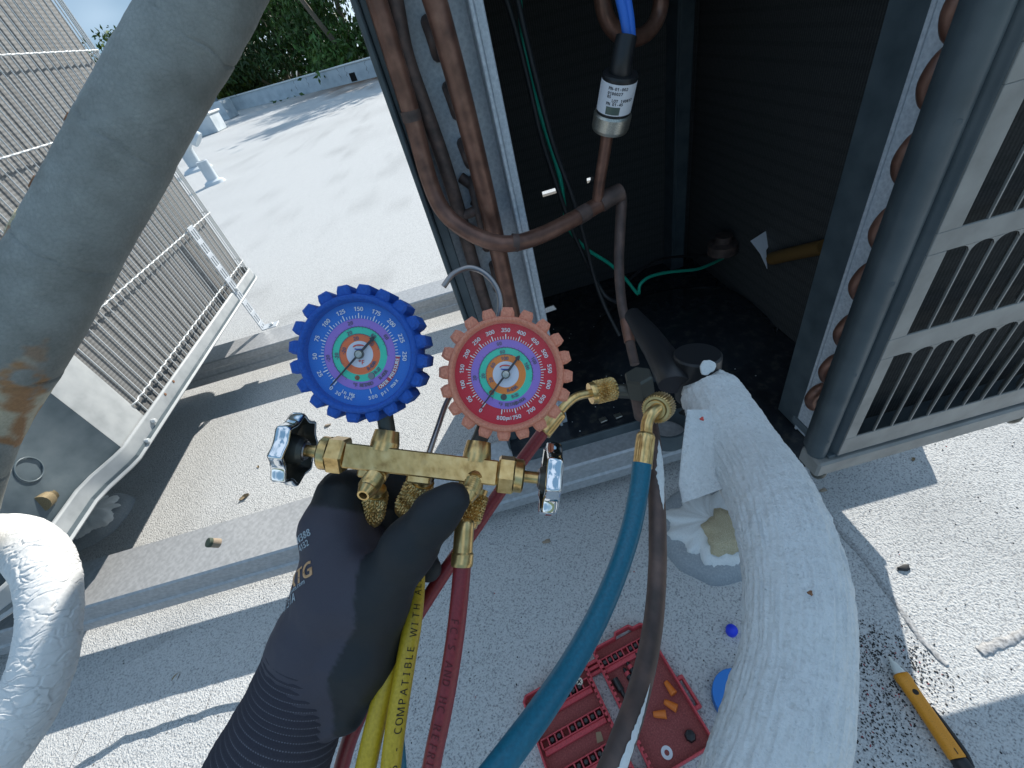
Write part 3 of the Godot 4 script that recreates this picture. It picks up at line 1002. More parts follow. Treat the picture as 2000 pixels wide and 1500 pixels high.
func left_unit():
	var o := thing("condensing_unit", "pale grey condensing unit with a wire guard over its coil", "air conditioner", "", Vector3(-1.2, 0, -0.9))
	var sh := Transform3D(Basis(), Vector3(1.2, 0, 0.9))
	size_of = 1.228
	# plan of the base, walked from the far back round to the near left; outward is on the right hand
	var path := [Vector2(-1.7, -1.455)]
	round_corner(path, Vector2(-0.775, -1.395), 0.06, -90, 0)
	path.append(Vector2(-0.715, -0.638))
	path.append(Vector2(-0.722, -0.618))
	path.append(Vector2(-0.742, -0.580))
	path.append(Vector2(-0.750, -0.553))
	path.append(Vector2(-0.748, -0.45))
	round_corner(path, Vector2(-0.808, -0.42), 0.06, 0, 90)
	path.append(Vector2(-1.7, -0.36))
	var st := S()
	sweep(st, path, PackedVector2Array([Vector2(-0.02, 0.352), Vector2(0.0, 0.352), Vector2(0.004, 0.356), Vector2(0.0, 0.362), Vector2(-0.001, 0.388), Vector2(-0.003, 0.391), Vector2(-0.006, 0.391), Vector2(-0.007, 0.375)]))
	part(o, "base_skirt", st, mats.unit_grey, sh)
	st = S()
	var poly := PackedVector2Array()
	for q in path: poly.append(Vector2(q.x * 0.998, -q.y))
	plate(st, poly, 0.012, Transform3D(Basis(Vector3(1, 0, 0), Vector3(0, 0, -1), Vector3(0, 1, 0)), Vector3(0, 0.354, 0)) * Transform3D())
	part(o, "base_pan", st, mats.unit_grey_shaded, sh)
	# corner post, and the blank service panel with shade put into its grey
	st = S()
	sweep(st, [Vector2(-0.727, -0.728), Vector2(-0.724, -0.722), Vector2(-0.724, -0.640)], PackedVector2Array([Vector2(0, 0.372), Vector2(0, 1.2)]))
	part(o, "corner_post", st, mats.unit_grey, sh)
	st = S()
	sweep(st, [Vector2(-0.724, -0.6395), Vector2(-0.759, -0.556), Vector2(-0.757, -0.45), Vector2(-0.815, -0.385), Vector2(-1.7, -0.385)], PackedVector2Array([Vector2(0, 0.372), Vector2(0, 1.2)]))
	var panel := part(o, "service_panel", st, mats.unit_grey_shaded, sh)
	# knockout rings in the panel
	st = S()
	var kc := Vector3(-0.7570, 0.4622, -0.5439)
	var circ := []
	for i in 25:
		var a := TAU * i / 24.0
		circ.append(kc + Vector3(0.0004, sin(a) * 0.019, cos(a) * 0.019))
	tube(st, circ, 0.0012, 6, 2)
	part(panel, "knockout", st, mats.unit_grey_shaded)
	# coil
	st = S()
	slab(st, Vector3(-0.79, 0.375, -1.40), Vector3(-0.742, 1.2, -0.722), 0.002)
	slab(st, Vector3(-1.7, 0.375, -1.44), Vector3(-0.76, 1.2, -1.39), 0.002)
	part(o, "coil", st, mats.coil_fins, sh)
	st = S()
	slab(st, Vector3(-1.7, 0.37, -1.38), Vector3(-0.80, 1.2, -0.42), 0.01)
	part(o, "inner_casing", st, mats.unit_grey_shaded, sh)
	# guard: upright wires, and rails with a wave over each wire
	var zs := []
	for k in 28: zs.append(-0.738 - k * 0.0242)
	for z in zs:
		st = S()
		tube(st, [Vector3(-0.722, 0.388, z), Vector3(-0.722, 1.2, z)], 0.0015, 5, 1)
		part(o, "guard_wire", st, mats.wire, sh)
	for k in 5:
		var a := deg_to_rad(-15.0 - k * 18.0)
		st = S()
		var px := -0.775 + cos(a) * 0.053
		var pz := -1.395 + sin(a) * 0.053
		tube(st, [Vector3(px, 0.39, pz), Vector3(px, 1.2, pz)], 0.0015, 5, 1)
		part(o, "guard_wire", st, mats.wire, sh)
	for k in 10:
		st = S()
		var px := -0.80 - k * 0.0242
		tube(st, [Vector3(px, 0.39, -1.448), Vector3(px, 1.2, -1.448)], 0.0015, 5, 1)
		part(o, "guard_wire", st, mats.wire, sh)
	for y in [0.418, 0.571, 0.70, 0.82, 0.955, 1.09]:
		st = S()
		var pts := []
		for i in zs.size():
			pts.append(Vector3(-0.7242, y, zs[i] + 0.012))
			pts.append(Vector3(-0.7196, y, zs[i]))
		pts.append(Vector3(-0.724, y, -1.40))
		for k in 5:
			var a := deg_to_rad(-15.0 - k * 18.0)
			pts.append(Vector3(-0.775 + cos(a) * 0.056, y, -1.395 + sin(a) * 0.056))
		pts.append(Vector3(-1.1, y, -1.452))
		tube(st, pts, 0.0018, 5, 2)
		part(o, "guard_rail", st, mats.wire, sh)
	# top, a shade wider than the body, rounded corners
	st = S()
	var top := [Vector2(-1.7, -1.465)]
	round_corner(top, Vector2(-0.805, -1.375), 0.09, -90, 0)
	round_corner(top, Vector2(-0.815, -0.45), 0.10, 0, 90)
	top.append(Vector2(-1.7, -0.35))
	poly = PackedVector2Array()
	for q in top: poly.append(Vector2(q.x, -q.y))
	plate(st, poly, 0.04, Transform3D(Basis(Vector3(1, 0, 0), Vector3(0, 0, -1), Vector3(0, 1, 0)), Vector3(0, 1.2, 0)))
	part(o, "top_cover", st, mats.unit_grey, sh)
	# screws and holes along the skirt
	for q in [Vector3(-0.7160, 0.3743, -0.7194), Vector3(-0.7160, 0.3635, -0.6745)]:
		st = S()
		turned(st, [Vector2(0.0048, 0.0), Vector2(0.0048, 0.006), Vector2(0.0036, 0.008), Vector2(0.0, 0.008)], 8, along(q, Vector3(1, 0, 0)))
		part(o, "screw", st, mats.wire, sh)
	st = S()
	turned(st, [Vector2(0.0065, -0.002), Vector2(0.0065, 0.001), Vector2(0.005, 0.0025), Vector2(0.0, 0.003)], 12, along(Vector3(-0.7330, 0.3703, -0.6118), Vector3(0.88, 0, 0.48)))
	part(o, "plugged_hole", st, mats.unit_grey, sh)
	for q in [Vector3(-0.7155, 0.3846, -0.8347), Vector3(-0.7155, 0.3620, -0.8521), Vector3(-0.7155, 0.3834, -0.7928), Vector3(-0.7155, 0.3619, -0.8114)]:
		st = S()
		turned(st, [Vector2(0.0032, 0.0), Vector2(0.0026, 0.0009), Vector2(0.0, 0.0009)], 10, along(q, Vector3(1, 0, 0)))
		part(o, "screw_hole", st, mats.rust, sh)
	# slotted strap from the guard down to the far rail
	st = S()
	var z0 := -1.262
	var w := 0.017
	for s in [-1, 0, 1]:
		slab(st, Vector3(-0.716, 0.254, z0 + s * 0.012 - 0.0035), Vector3(-0.7135, 0.575, z0 + s * 0.012 + 0.0035), 0.0004)
	for k in 9:
		var y := 0.262 + k * 0.0385
		slab(st, Vector3(-0.7162, y, z0 - w + 0.002), Vector3(-0.7133, y + (0.012 if k < 8 else 0.01), z0 + w - 0.002), 0.0004)
	slab(st, Vector3(-0.716, 0.2505, z0 - 0.017), Vector3(-0.668, 0.2535, z0 + 0.017), 0.0008)
	var strap := part(o, "hold_down_strap", st, mats.galv, sh)
	for q in [Vector3(-0.7135, 0.39, z0), Vector3(-0.685, 0.2535, z0)]:
		st = S()
		lathe(st, [Vector2(0.0065, 0.0), Vector2(0.0065, 0.005), Vector2(0.0045, 0.007), Vector2(0, 0.007)], 6, along(q, Vector3(1, 0, 0) if q.y > 0.3 else Vector3.UP), true)
		part(strap, "bolt", st, mats.wire)
	# small brass service port beside the white elbow
	st = S()
	var sp := along(Vector3(-0.7594, 0.4169, -0.5131), Vector3(-0.7748, 0.4035, -0.5541) - Vector3(-0.7594, 0.4169, -0.5131))
	turned(st, [Vector2(0.0, -0.005), Vector2(0.013, -0.005), Vector2(0.013, 0.012), Vector2(0.010, 0.012), Vector2(0.0115, 0.014), Vector2(0.010, 0.016), Vector2(0.0115, 0.018), Vector2(0.010, 0.020), Vector2(0.0115, 0.022), Vector2(0.009, 0.024), Vector2(0.005, 0.034), Vector2(0.0, 0.034)], 14, sp)
	part(o, "service_port", st, mats.brass_dirty, sh)
	size_of = 1.0

# ------------------------------------------------------------------ right unit: open service bay and louvred coil cover
func right_unit():
	var o := thing("open_condensing_unit", "dark condensing unit with its service bay open, copper pipes inside", "air conditioner", "", Vector3(0.4, 0, -1.0))
	var sh := Transform3D(Basis(), Vector3(-0.4, 0, 1.0))
	var st: SurfaceTool
	size_of = 1.228
	# base pan with drain holes, and a back wall with gaps near its foot
	pierced(o, "base_pan", sh.origin, [[Vector3(-0.04, 0.2645, -0.945), Vector3(0.372, 0.268, -0.466)], [Vector3(0.37, 0.2645, -0.945), Vector3(0.515, 0.268, -0.37)]], [[Vector3(0.1974, 0.2650, -0.6526), Vector3(0.021, 0.1, 0.021), true], [Vector3(0.2829, 0.2650, -1.1768), Vector3(0.026, 0.1, 0.03), true], [Vector3(0.1257, 0.2650, -0.8751), Vector3(0.03, 0.1, 0.026), false]], mats.black_paint)
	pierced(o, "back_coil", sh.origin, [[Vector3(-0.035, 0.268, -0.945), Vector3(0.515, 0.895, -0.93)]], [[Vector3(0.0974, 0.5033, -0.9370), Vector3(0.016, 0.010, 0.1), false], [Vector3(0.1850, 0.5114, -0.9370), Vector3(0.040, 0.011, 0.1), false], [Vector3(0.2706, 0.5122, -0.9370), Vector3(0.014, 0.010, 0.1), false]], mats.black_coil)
	# pressed swell in the pan
	st = S()
	lathe(st, [Vector2(0.16, 0.0), Vector2(0.145, 0.010), Vector2(0.12, 0.019), Vector2(0.08, 0.024), Vector2(0.0, 0.025)], 40, Transform3D(Basis().scaled(Vector3(1.15, 1, 0.95)), Vector3(0.345, 0.2675, -0.665)))
	part(o, "pan_swell", st, mats.black_paint, sh)
	var fl := MultiMesh.new()
	fl.transform_format = MultiMesh.TRANSFORM_3D
	var fs := S()
	plate(fs, PackedVector2Array([Vector2(-1, -0.6), Vector2(0.8, -0.8), Vector2(1, 0.5), Vector2(-0.3, 1)]), 0.25, Transform3D(Basis(Vector3(1, 0, 0), -PI / 2.0), Vector3.ZERO))
	fs.generate_normals()
	fl.mesh = fs.commit()
	fl.instance_count = 200
	var fr := RandomNumberGenerator.new()
	fr.seed = 40
	for i in 200:
		var near := fr.randf() < 0.6
		var fp := sized() * (Vector3(0.30 + fr.randfn() * 0.035, 0.2682, -0.50 + fr.randfn() * 0.03) if near else Vector3(fr.randf_range(0.0, 0.36), 0.2682, fr.randf_range(-0.80, -0.47)))
		var k := fr.randf_range(0.0006, 0.0016) * (2.0 if fr.randf() < 0.1 else 1.0)
		fl.set_instance_transform(i, Transform3D(Basis(Vector3.UP, fr.randf() * TAU).scaled(Vector3.ONE * k), fp + sh.origin))
	var fi := MultiMeshInstance3D.new()
	fi.multimesh = fl
	fi.material_override = mats.white_paint
	put(o, fi, "paint_flakes")
	fi.set_meta("kind", "stuff")
	# front lip of the bay with two bare metal clips
	st = S()
	slab(st, Vector3(-0.03, 0.2485, -0.4655), Vector3(0.365, 0.2695, -0.4615), 0.001)
	part(o, "pan_lip", st, mats.unit_slate, sh)
	for q in [Vector3(0.1241, 0.2720, -0.4844), Vector3(0.1502, 0.2720, -0.4839)]:
		st = S()
		box(st, Transform3D(Basis(Vector3.UP, 0.12), q), Vector3(0.012, 0.003, 0.010), 0.0006)
		part(o, "clip", st, mats.nickel, sh)
	st = S()
	slab(st, Vector3(0.335, 0.2646, -0.465), Vector3(0.402, 0.268, -0.305), 0.0005)
	part(o, "pan_side", st, mats.black_paint, sh)
	# walls of the cabinet
	st = S()
	slab(st, Vector3(-0.035, 0.27, -0.93), Vector3(0.058, 0.895, -0.535), 0.003)
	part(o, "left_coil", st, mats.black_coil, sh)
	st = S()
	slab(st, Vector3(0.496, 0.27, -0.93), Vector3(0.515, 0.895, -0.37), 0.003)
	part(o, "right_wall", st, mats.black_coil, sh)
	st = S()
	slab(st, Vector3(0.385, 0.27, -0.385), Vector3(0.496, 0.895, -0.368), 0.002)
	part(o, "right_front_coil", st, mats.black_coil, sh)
	st = S()
	slab(st, Vector3(-0.05, 0.896, -0.955), Vector3(0.52, 0.93, -0.475), 0.004)
	slab(st, Vector3(0.375, 0.8962, -0.4752), Vector3(0.52, 0.9302, -0.36), 0.004)
	part(o, "top_cover", st, mats.unit_slate, sh)
	# left post: outer flange, then the galvanised coil end plate with its lip
	st = S()
	slab(st, Vector3(-0.0445, 0.25, -0.53), Vector3(-0.0385, 0.895, -0.496), 0.0015)
	slab(st, Vector3(-0.0385, 0.25, -0.508), Vector3(-0.026, 0.895, -0.502), 0.0015)
	part(o, "left_post", st, mats.unit_slate, sh)
	st = S()
	slab(st, Vector3(-0.028, 0.268, -0.534), Vector3(0.058, 0.895, -0.528), 0.001)
	slab(st, Vector3(0.053, 0.268, -0.5279), Vector3(0.0575, 0.895, -0.500), 0.001)
	slab(st, Vector3(0.0578, 0.268, -0.512), Vector3(0.067, 0.895, -0.506), 0.001)
	part(o, "coil_end_plate", st, mats.galv, sh)
	# hairpin bends standing out of the end plate
	var hp := [Vector3(0.0081, 0.8244, -0.5280), Vector3(0.0095, 0.8014, -0.5280), Vector3(0.0110, 0.7723, -0.5280), Vector3(0.0127, 0.7509, -0.5280), Vector3(0.0105, 0.7210, -0.5280), Vector3(0.0125, 0.7025, -0.5280), Vector3(0.0093, 0.6800, -0.5280), Vector3(0.0063, 0.6066, -0.5280), Vector3(0.0083, 0.5759, -0.5280), Vector3(0.0055, 0.5460, -0.5280)]
	for k in range(0, hp.size() - 1, 2):
		var a: Vector3 = hp[k] + Vector3(0.006, 0, 0)
		var b: Vector3 = hp[k + 1] + Vector3(0.006, 0, 0)
		st = S()
		tube(st, [a + Vector3(0, 0, -0.004), a + Vector3(0, 0, 0.010), (a + b) * 0.5 + Vector3(0, 0, 0.022), b + Vector3(0, 0, 0.010), b + Vector3(0, 0, -0.004)], 0.0062, 10, 5)
		part(o, "hairpin", st, mats.copper_dull, sh)
	for q in [Vector3(0.0090, 0.6710, -0.5150), Vector3(0.0149, 0.6435, -0.5150)]:
		st = S()
		tube(st, [q + Vector3(-0.004, 0.018, -0.012), q + Vector3(0.008, 0.004, -0.002), q + Vector3(0.006, -0.014, 0.006), q + Vector3(-0.022, -0.018, 0.004)], 0.0058, 10, 5)
		part(o, "feeder_bend", st, mats.copper_dull, sh)
	# upright copper headers
	st = S()
	tube(st, [Vector3(0.0022, 0.9221, -0.5080), Vector3(-0.0063, 0.8645, -0.5080), Vector3(-0.0085, 0.8454, -0.5080), Vector3(-0.0134, 0.8086, -0.5080), Vector3(-0.0116, 0.7692, -0.5080), Vector3(-0.0087, 0.7203, -0.5100), Vector3(-0.0081, 0.6665, -0.5110), Vector3(-0.0100, 0.6030, -0.5120), Vector3(-0.0101, 0.5227, -0.5130), Vector3(-0.0094, 0.4244, -0.5140)], 0.0078, 14, 5)
	part(o, "header_pipe", st, mats.copper_dull, sh)
	st = S()
	tube(st, [Vector3(0.0123, 0.9308, -0.4900), Vector3(0.0228, 0.8568, -0.4900), Vector3(0.0256, 0.7981, -0.4900), Vector3(0.0259, 0.7258, -0.4900), Vector3(0.0245, 0.6394, -0.4920), Vector3(0.0209, 0.5187, -0.4950), Vector3(0.0180, 0.3939, -0.5000)], 0.0106, 16, 5)
	part(o, "header_pipe", st, mats.copper, sh)
	st = S()
	tube(st, [Vector3(-0.0172, 0.9232, -0.4950), Vector3(-0.0221, 0.8668, -0.4950), Vector3(-0.0235, 0.8205, -0.4950), Vector3(-0.0253, 0.7610, -0.4950), Vector3(-0.0283, 0.7055, -0.4900), Vector3(-0.0239, 0.6731, -0.4820), Vector3(-0.0064, 0.6511, -0.4680), Vector3(0.0171, 0.6361, -0.4550), Vector3(0.0409, 0.6292, -0.4500), Vector3(0.0747, 0.6254, -0.4600), Vector3(0.1150, 0.6262, -0.4750), Vector3(0.1429, 0.6287, -0.4850), Vector3(0.1633, 0.6314, -0.4900)], 0.0090, 16, 6)
	part(o, "discharge_pipe", st, mats.copper, sh)
	for q in [[Vector3(0.1204, 0.6263, -0.4770), Vector3(0.1344, 0.6278, -0.4820)], [Vector3(0.0383, 0.6304, -0.4505), Vector3(0.0449, 0.6284, -0.4505)], [Vector3(-0.0254, 0.7676, -0.4950), Vector3(-0.0258, 0.7585, -0.4950)]]:
		st = S()
		tube(st, q, 0.0096, 16, 3)
		part(o, "brazed_collar", st, mats.copper_dull, sh)
	# tee with the sensor tube going up and the liquid tube going down
	st = S()
	tube(st, [Vector3(0.1510, 0.6299, -0.4870), Vector3(0.1631, 0.6329, -0.4890), Vector3(0.1778, 0.6338, -0.4920)], 0.0105, 14, 4)
	part(o, "tee", st, mats.copper_dull, sh)
	st = S()
	tube(st, [Vector3(0.1471, 0.6313, -0.4860), Vector3(0.1512, 0.6589, -0.4800), Vector3(0.1567, 0.6901, -0.4720), Vector3(0.1598, 0.7139, -0.4650)], 0.0062, 12, 5)
	part(o, "sensor_tube", st, mats.copper, sh)
	st = S()
	size_of = 1.0
	tube(st, [Vector3(0.2168, 0.5918, -0.6040), Vector3(0.2184, 0.5804, -0.6020), Vector3(0.2024, 0.5524, -0.5700), Vector3(0.1855, 0.5175, -0.5350), Vector3(0.1722, 0.4850, -0.4950), Vector3(0.1642, 0.4612, -0.4550), Vector3(0.1572, 0.4380, -0.4150)], [0.0078, 0.0078, 0.0074, 0.007, 0.0066, 0.0062, 0.006], 12, 5)
	part(o, "liquid_tube", st, mats.copper_dull, sh)
	st = S()
	tube(st, [Vector3(0.1677, 0.4705, -0.4720), Vector3(0.1620, 0.4545, -0.4430)], 0.0074, 12, 2)
	part(o, "liquid_tube_joint", st, mats.copper, sh)
	size_of = 1.228
	transducer(o, sh)
	# suction loop at the top of the bay
	st = S()
	tube(st, [Vector3(0.2450, 0.8909, -0.6000), Vector3(0.2153, 0.8291, -0.6000), Vector3(0.2078, 0.8063, -0.6000), Vector3(0.2119, 0.7846, -0.6000), Vector3(0.2284, 0.7671, -0.6050), Vector3(0.2474, 0.7599, -0.6100), Vector3(0.2658, 0.7614, -0.6150), Vector3(0.2806, 0.7733, -0.6200), Vector3(0.2842, 0.7929, -0.6200), Vector3(0.2816, 0.8128, -0.6200), Vector3(0.2822, 0.8809, -0.6200)], 0.0092, 14, 6)
	part(o, "suction_loop", st, mats.copper, sh)
	# wiring
	st = S()
	tube(st, [Vector3(0.0832, 0.9221, -0.6000), Vector3(0.0999, 0.8419, -0.6000), Vector3(0.1069, 0.8073, -0.6000), Vector3(0.1125, 0.7547, -0.6000), Vector3(0.1179, 0.6881, -0.6000), Vector3(0.1314, 0.6181, -0.6100), Vector3(0.1487, 0.5464, -0.6300), Vector3(0.1705, 0.4741, -0.6400), Vector3(0.1892, 0.4191, -0.6300), Vector3(0.2041, 0.4098, -0.6100)], 0.0034, 8, 5)
	part(o, "black_wire", st, mats.black_wire, sh)
	st = S()
	tube(st, [Vector3(0.0955, 0.9178, -0.5900), Vector3(0.1112, 0.8388, -0.5900), Vector3(0.1152, 0.8009, -0.5900), Vector3(0.1200, 0.7535, -0.5900), Vector3(0.1291, 0.6810, -0.5900), Vector3(0.1477, 0.6059, -0.6000), Vector3(0.1626, 0.5377, -0.6200), Vector3(0.1745, 0.4586, -0.6300), Vector3(0.1859, 0.3997, -0.6200), Vector3(0.2013, 0.3464, -0.6000)], 0.0034, 8, 5)
	part(o, "black_wire", st, mats.black_wire, sh)
	st = S()
	tube(st, [Vector3(0.1120, 0.9175, -0.6050), Vector3(0.1183, 0.8384, -0.6050), Vector3(0.1161, 0.7964, -0.6050), Vector3(0.1158, 0.7535, -0.6050), Vector3(0.1248, 0.6972, -0.6050), Vector3(0.1370, 0.6359, -0.6150), Vector3(0.1415, 0.5878, -0.6300), Vector3(0.1441, 0.5523, -0.6400), Vector3(0.1709, 0.5005, -0.6600), Vector3(0.2184, 0.4460, -0.6800), Vector3(0.2505, 0.4000, -0.6900), Vector3(0.2733, 0.3605, -0.6900), Vector3(0.2778, 0.3793, -0.6900), Vector3(0.3024, 0.3841, -0.7000), Vector3(0.3529, 0.3686, -0.7200), Vector3(0.4172, 0.3447, -0.7400), Vector3(0.4615, 0.3346, -0.7600), Vector3(0.5070, 0.3294, -0.7800)], 0.0031, 8, 5)
	part(o, "green_wire", st, mats.green_wire, sh)
	st = S()
	tube(st, [Vector3(0.2696, 0.3791, -0.7200), Vector3(0.3286, 0.3758, -0.7600), Vector3(0.3913, 0.3527, -0.8000), Vector3(0.4958, 0.3096, -0.8400)], 0.003, 6, 5)
	part(o, "black_wire", st, mats.black_wire, sh)
	# upright divider and things on the pan, deep inside
	st = S()
	slab(st, Vector3(0.440, 0.268, -0.905), Vector3(0.466, 0.895, -0.885), 0.002)
	slab(st, Vector3(0.435, 0.268, -0.928), Vector3(0.4402, 0.895, -0.8852), 0.001)
	part(o, "divider_post", st, mats.unit_slate, sh)
	st = S()
	turned(st, [Vector2(0.028, 0.0), Vector2(0.028, 0.018), Vector2(0.016, 0.022), Vector2(0.016, 0.035), Vector2(0.0, 0.035)], 18, Transform3D(Basis(), Vector3(0.4700, 0.3661, -0.7417)))
	part(o, "rubber_foot", st, mats.copper_dull, sh)  # brown made duller, deep shade of the bay put into its colour
	st = S()
	var tg := Vector3(0.4870, 0.4102, -0.6476)
	plate(st, PackedVector2Array([Vector2(-0.02, 0.018), Vector2(0.022, 0.026), Vector2(0.018, 0.004), Vector2(0.004, -0.008), Vector2(-0.002, -0.04), Vector2(-0.008, -0.01)]), 0.0008, frame(tg, Vector3(1, 0.05, -0.1), Vector3(-0.2, 0.5, 1)))
	part(o, "paper_tag", st, mats.label_white, sh)
	st = S()
	tube(st, [Vector3(0.4880, 0.3990, -0.6204), Vector3(0.4880, 0.4282, -0.5743), Vector3(0.4880, 0.4622, -0.5186)], 0.011, 10, 4)
	part(o, "orange_sleeve", st, mat(0.16, 0.085, 0.02, 0.8), sh)
	bay_side(o, sh)
	size_of = 1.0
	service_valves(o, sh)
	size_of = 1.054
	raised_louvre_panel(o, sh)
	size_of = 1.0
func pierced(o: Node3D, called: String, at: Vector3, solids: Array, holes: Array, m: Material):
	# boxes with round or square openings cut through
	var t := sized()
	var csg := CSGCombiner3D.new()
	put(o, csg, called)
	csg.position = at
	csg.material_override = m
	for b in solids:
		var cb := CSGBox3D.new()
		cb.size = (b[1] - b[0]) * size_of
		cb.position = t * ((b[0] + b[1]) * 0.5)
		cb.material = m
		put(csg, cb, "sheet")
	for h in holes:
		if h[2]:
			var cc := CSGCylinder3D.new()
			cc.radius = h[1].x * 0.5 * size_of
			cc.height = h[1].y * size_of
			cc.sides = 20
			cc.operation = CSGShape3D.OPERATION_SUBTRACTION
			cc.position = t * (h[0] as Vector3)
			put(csg, cc, "opening")
		else:
			var cb := CSGBox3D.new()
			cb.size = h[1] * size_of
			cb.position = t * (h[0] as Vector3)
			cb.rotation.y = 0.12
			cb.operation = CSGShape3D.OPERATION_SUBTRACTION
			put(csg, cb, "opening")

func transducer(o: Node3D, sh: Transform3D):
	var a := Vector3(0.1604, 0.7082, -0.4650)
	var b := Vector3(0.1691, 0.7529, -0.4520)
	var d := (b - a)
	var L := d.length()
	var ax := along(a, d, Vector3(-0.1, 0.5, 1))
	var r := 0.0172
	var st := S()
	turned(st, [Vector2(0.008, -0.002), Vector2(r * 1.0, 0.0), Vector2(r * 1.06, 0.003), Vector2(r * 1.06, L * 0.30), Vector2(r * 0.98, L * 0.34), Vector2(0.0, L * 0.34)], 30, ax)
	var body := part(o, "pressure_sensor", st, mats.nickel, sh)
	st = S()
	turned(st, [Vector2(r * 0.94, L * 0.33), Vector2(r * 0.94, L * 0.98), Vector2(r * 0.90, L * 1.02), Vector2(0.0, L * 1.02)], 30, ax)
	part(body, "sensor_barrel", st, mats.black_plastic)
	# wrapped paper label with its printing
	st = S()
	turned(st, [Vector2(r * 0.955, L * 0.39), Vector2(r * 0.955, L * 0.93)], 30, ax)
	part(body, "sensor_label", st, mats.label_white)
	st = S()
	var lines := [["PN-01-002", 0.86], ["0180027", 0.78], ["RS", 0.72], ["LOT 140817", 0.66], ["PN 01-45", 0.60]]
	for ln in lines:
		var s: String = ln[0]
		for i in s.length():
			if s[i] == " ": continue
			var th: float = -0.62 + i * 0.125 + (0.3 if ln[1] == 0.66 else 0.0)
			var nrm := ax.basis * Vector3(sin(th), 0, cos(th))
			var pos := ax.origin + ax.basis.y * L * float(ln[1]) + nrm * (r * 0.965)
			lettering(st, s[i], 0.0024, Transform3D(Basis(ax.basis.y.cross(nrm), ax.basis.y, nrm), pos))
	part(body, "sensor_printing", st, mats.label_ink)
	st = S()
	for i in 8:
		var t0 := -0.62 + i * 0.10
		var q := []
		for e in [[t0, 0.41], [t0 + 0.10, 0.41], [t0 + 0.10, 0.55], [t0, 0.55]]:
			q.append(ax.origin + ax.basis.y * L * float(e[1]) + ax.basis * Vector3(sin(e[0]), 0, cos(e[0])) * (r * 0.968))
		quad_out(st, q[0], q[1], q[2], q[3], ax.basis * Vector3(sin(t0), 0, cos(t0)))
	part(body, "sensor_foil_patch", st, mats.label_foil)
	# sleeve and two blue leads
	st = S()
	tube(st, [b, Vector3(0.1698, 0.7619, -0.4500), Vector3(0.1760, 0.7786, -0.4520)], [0.0105, 0.0098, 0.0092], 14, 4)
	part(body, "sensor_sleeve", st, mats.black_plastic)
	for s in [0, 1]:
		st = S()
		if s == 0: tube(st, [Vector3(0.1773, 0.7761, -0.4530), Vector3(0.1763, 0.7889, -0.4550), Vector3(0.1749, 0.8028, -0.4600), Vector3(0.1725, 0.8197, -0.4650), Vector3(0.1620, 0.8763, -0.4700)], 0.0042, 8, 4)
		else: tube(st, [Vector3(0.1805, 0.7754, -0.4530), Vector3(0.1804, 0.7880, -0.4550), Vector3(0.1802, 0.8016, -0.4600), Vector3(0.1786, 0.8184, -0.4650), Vector3(0.1699, 0.8747, -0.4700)], 0.0042, 8, 4)
		part(body, "blue_lead", st, mats.blue_wire)

func service_valves(o: Node3D, sh: Transform3D):
	# liquid valve: hex cap, body, service stub to the left, port towards the viewer
	var st := S()
	var hx := Vector3(0.1116, 0.5367, -0.2857)
	var up := Vector3(-0.06, 1, -0.12)
	lathe(st, [Vector2(0.0135, -0.016), Vector2(0.0135, 0.004), Vector2(0.0120, 0.0065), Vector2(0.0, 0.0065)], 6, along(hx, up), true)
	var cap := part(o, "liquid_valve_cap", st, mats.dark_steel, sh)
	st = S()
	turned(st, [Vector2(0.0105, -0.045), Vector2(0.0105, -0.018), Vector2(0.012, -0.016), Vector2(0.0, -0.015)], 20, along(hx, up))
	part(o, "liquid_valve_body", st, mats.copper_dull, sh)
	st = S()
	tube(st, [Vector3(0.1203, 0.5181, -0.2831), Vector3(0.1052, 0.5232, -0.2871), Vector3(0.0871, 0.5260, -0.2919)], [0.009, 0.0075, 0.0065], 14, 2)
	part(o, "service_stub", st, mats.dark_steel, sh)
	# suction valve: slanting barrel and the big round cap
	st = S()
	tube(st, [Vector3(0.1625, 0.5055, -0.4307), Vector3(0.1605, 0.5070, -0.3662), Vector3(0.1535, 0.5128, -0.3052), Vector3(0.1497, 0.5111, -0.2906)], [0.010, 0.0145, 0.017, 0.016], 20, 5)
	part(o, "suction_valve_barrel", st, mats.black_plastic, sh)
	st = S()
	var sc := Vector3(0.1772, 0.5311, -0.3015)
	turned(st, [Vector2(0.019, -0.05), Vector2(0.0225, -0.022), Vector2(0.0225, 0.0), Vector2(0.021, 0.002), Vector2(0.0, 0.002)], 36, along(sc, Vector3(0.08, 1, -0.15)))
	var c2 := part(o, "suction_valve_cap", st, mats.black_plastic, sh)
	st = S()
	var pl := PackedVector2Array()
	for i in 26:
		var a := TAU * i / 26.0
		var r := 0.0062 * (1.0 + 0.13 * sin(2.0 * a + 1.0) + 0.08 * cos(3.0 * a) + 0.04 * sin(7.0 * a))
		pl.append(Vector2(cos(a) * r, sin(a) * r * 1.2))
	plate(st, pl, 0.002, frame(Vector3(0.1712, 0.5401, -0.2736), Vector3(1, 0, 0.2), Vector3(0.0, 0.55, 1)), 0.0006)
	part(c2, "white_paint_blob", st, mats.white_paint)

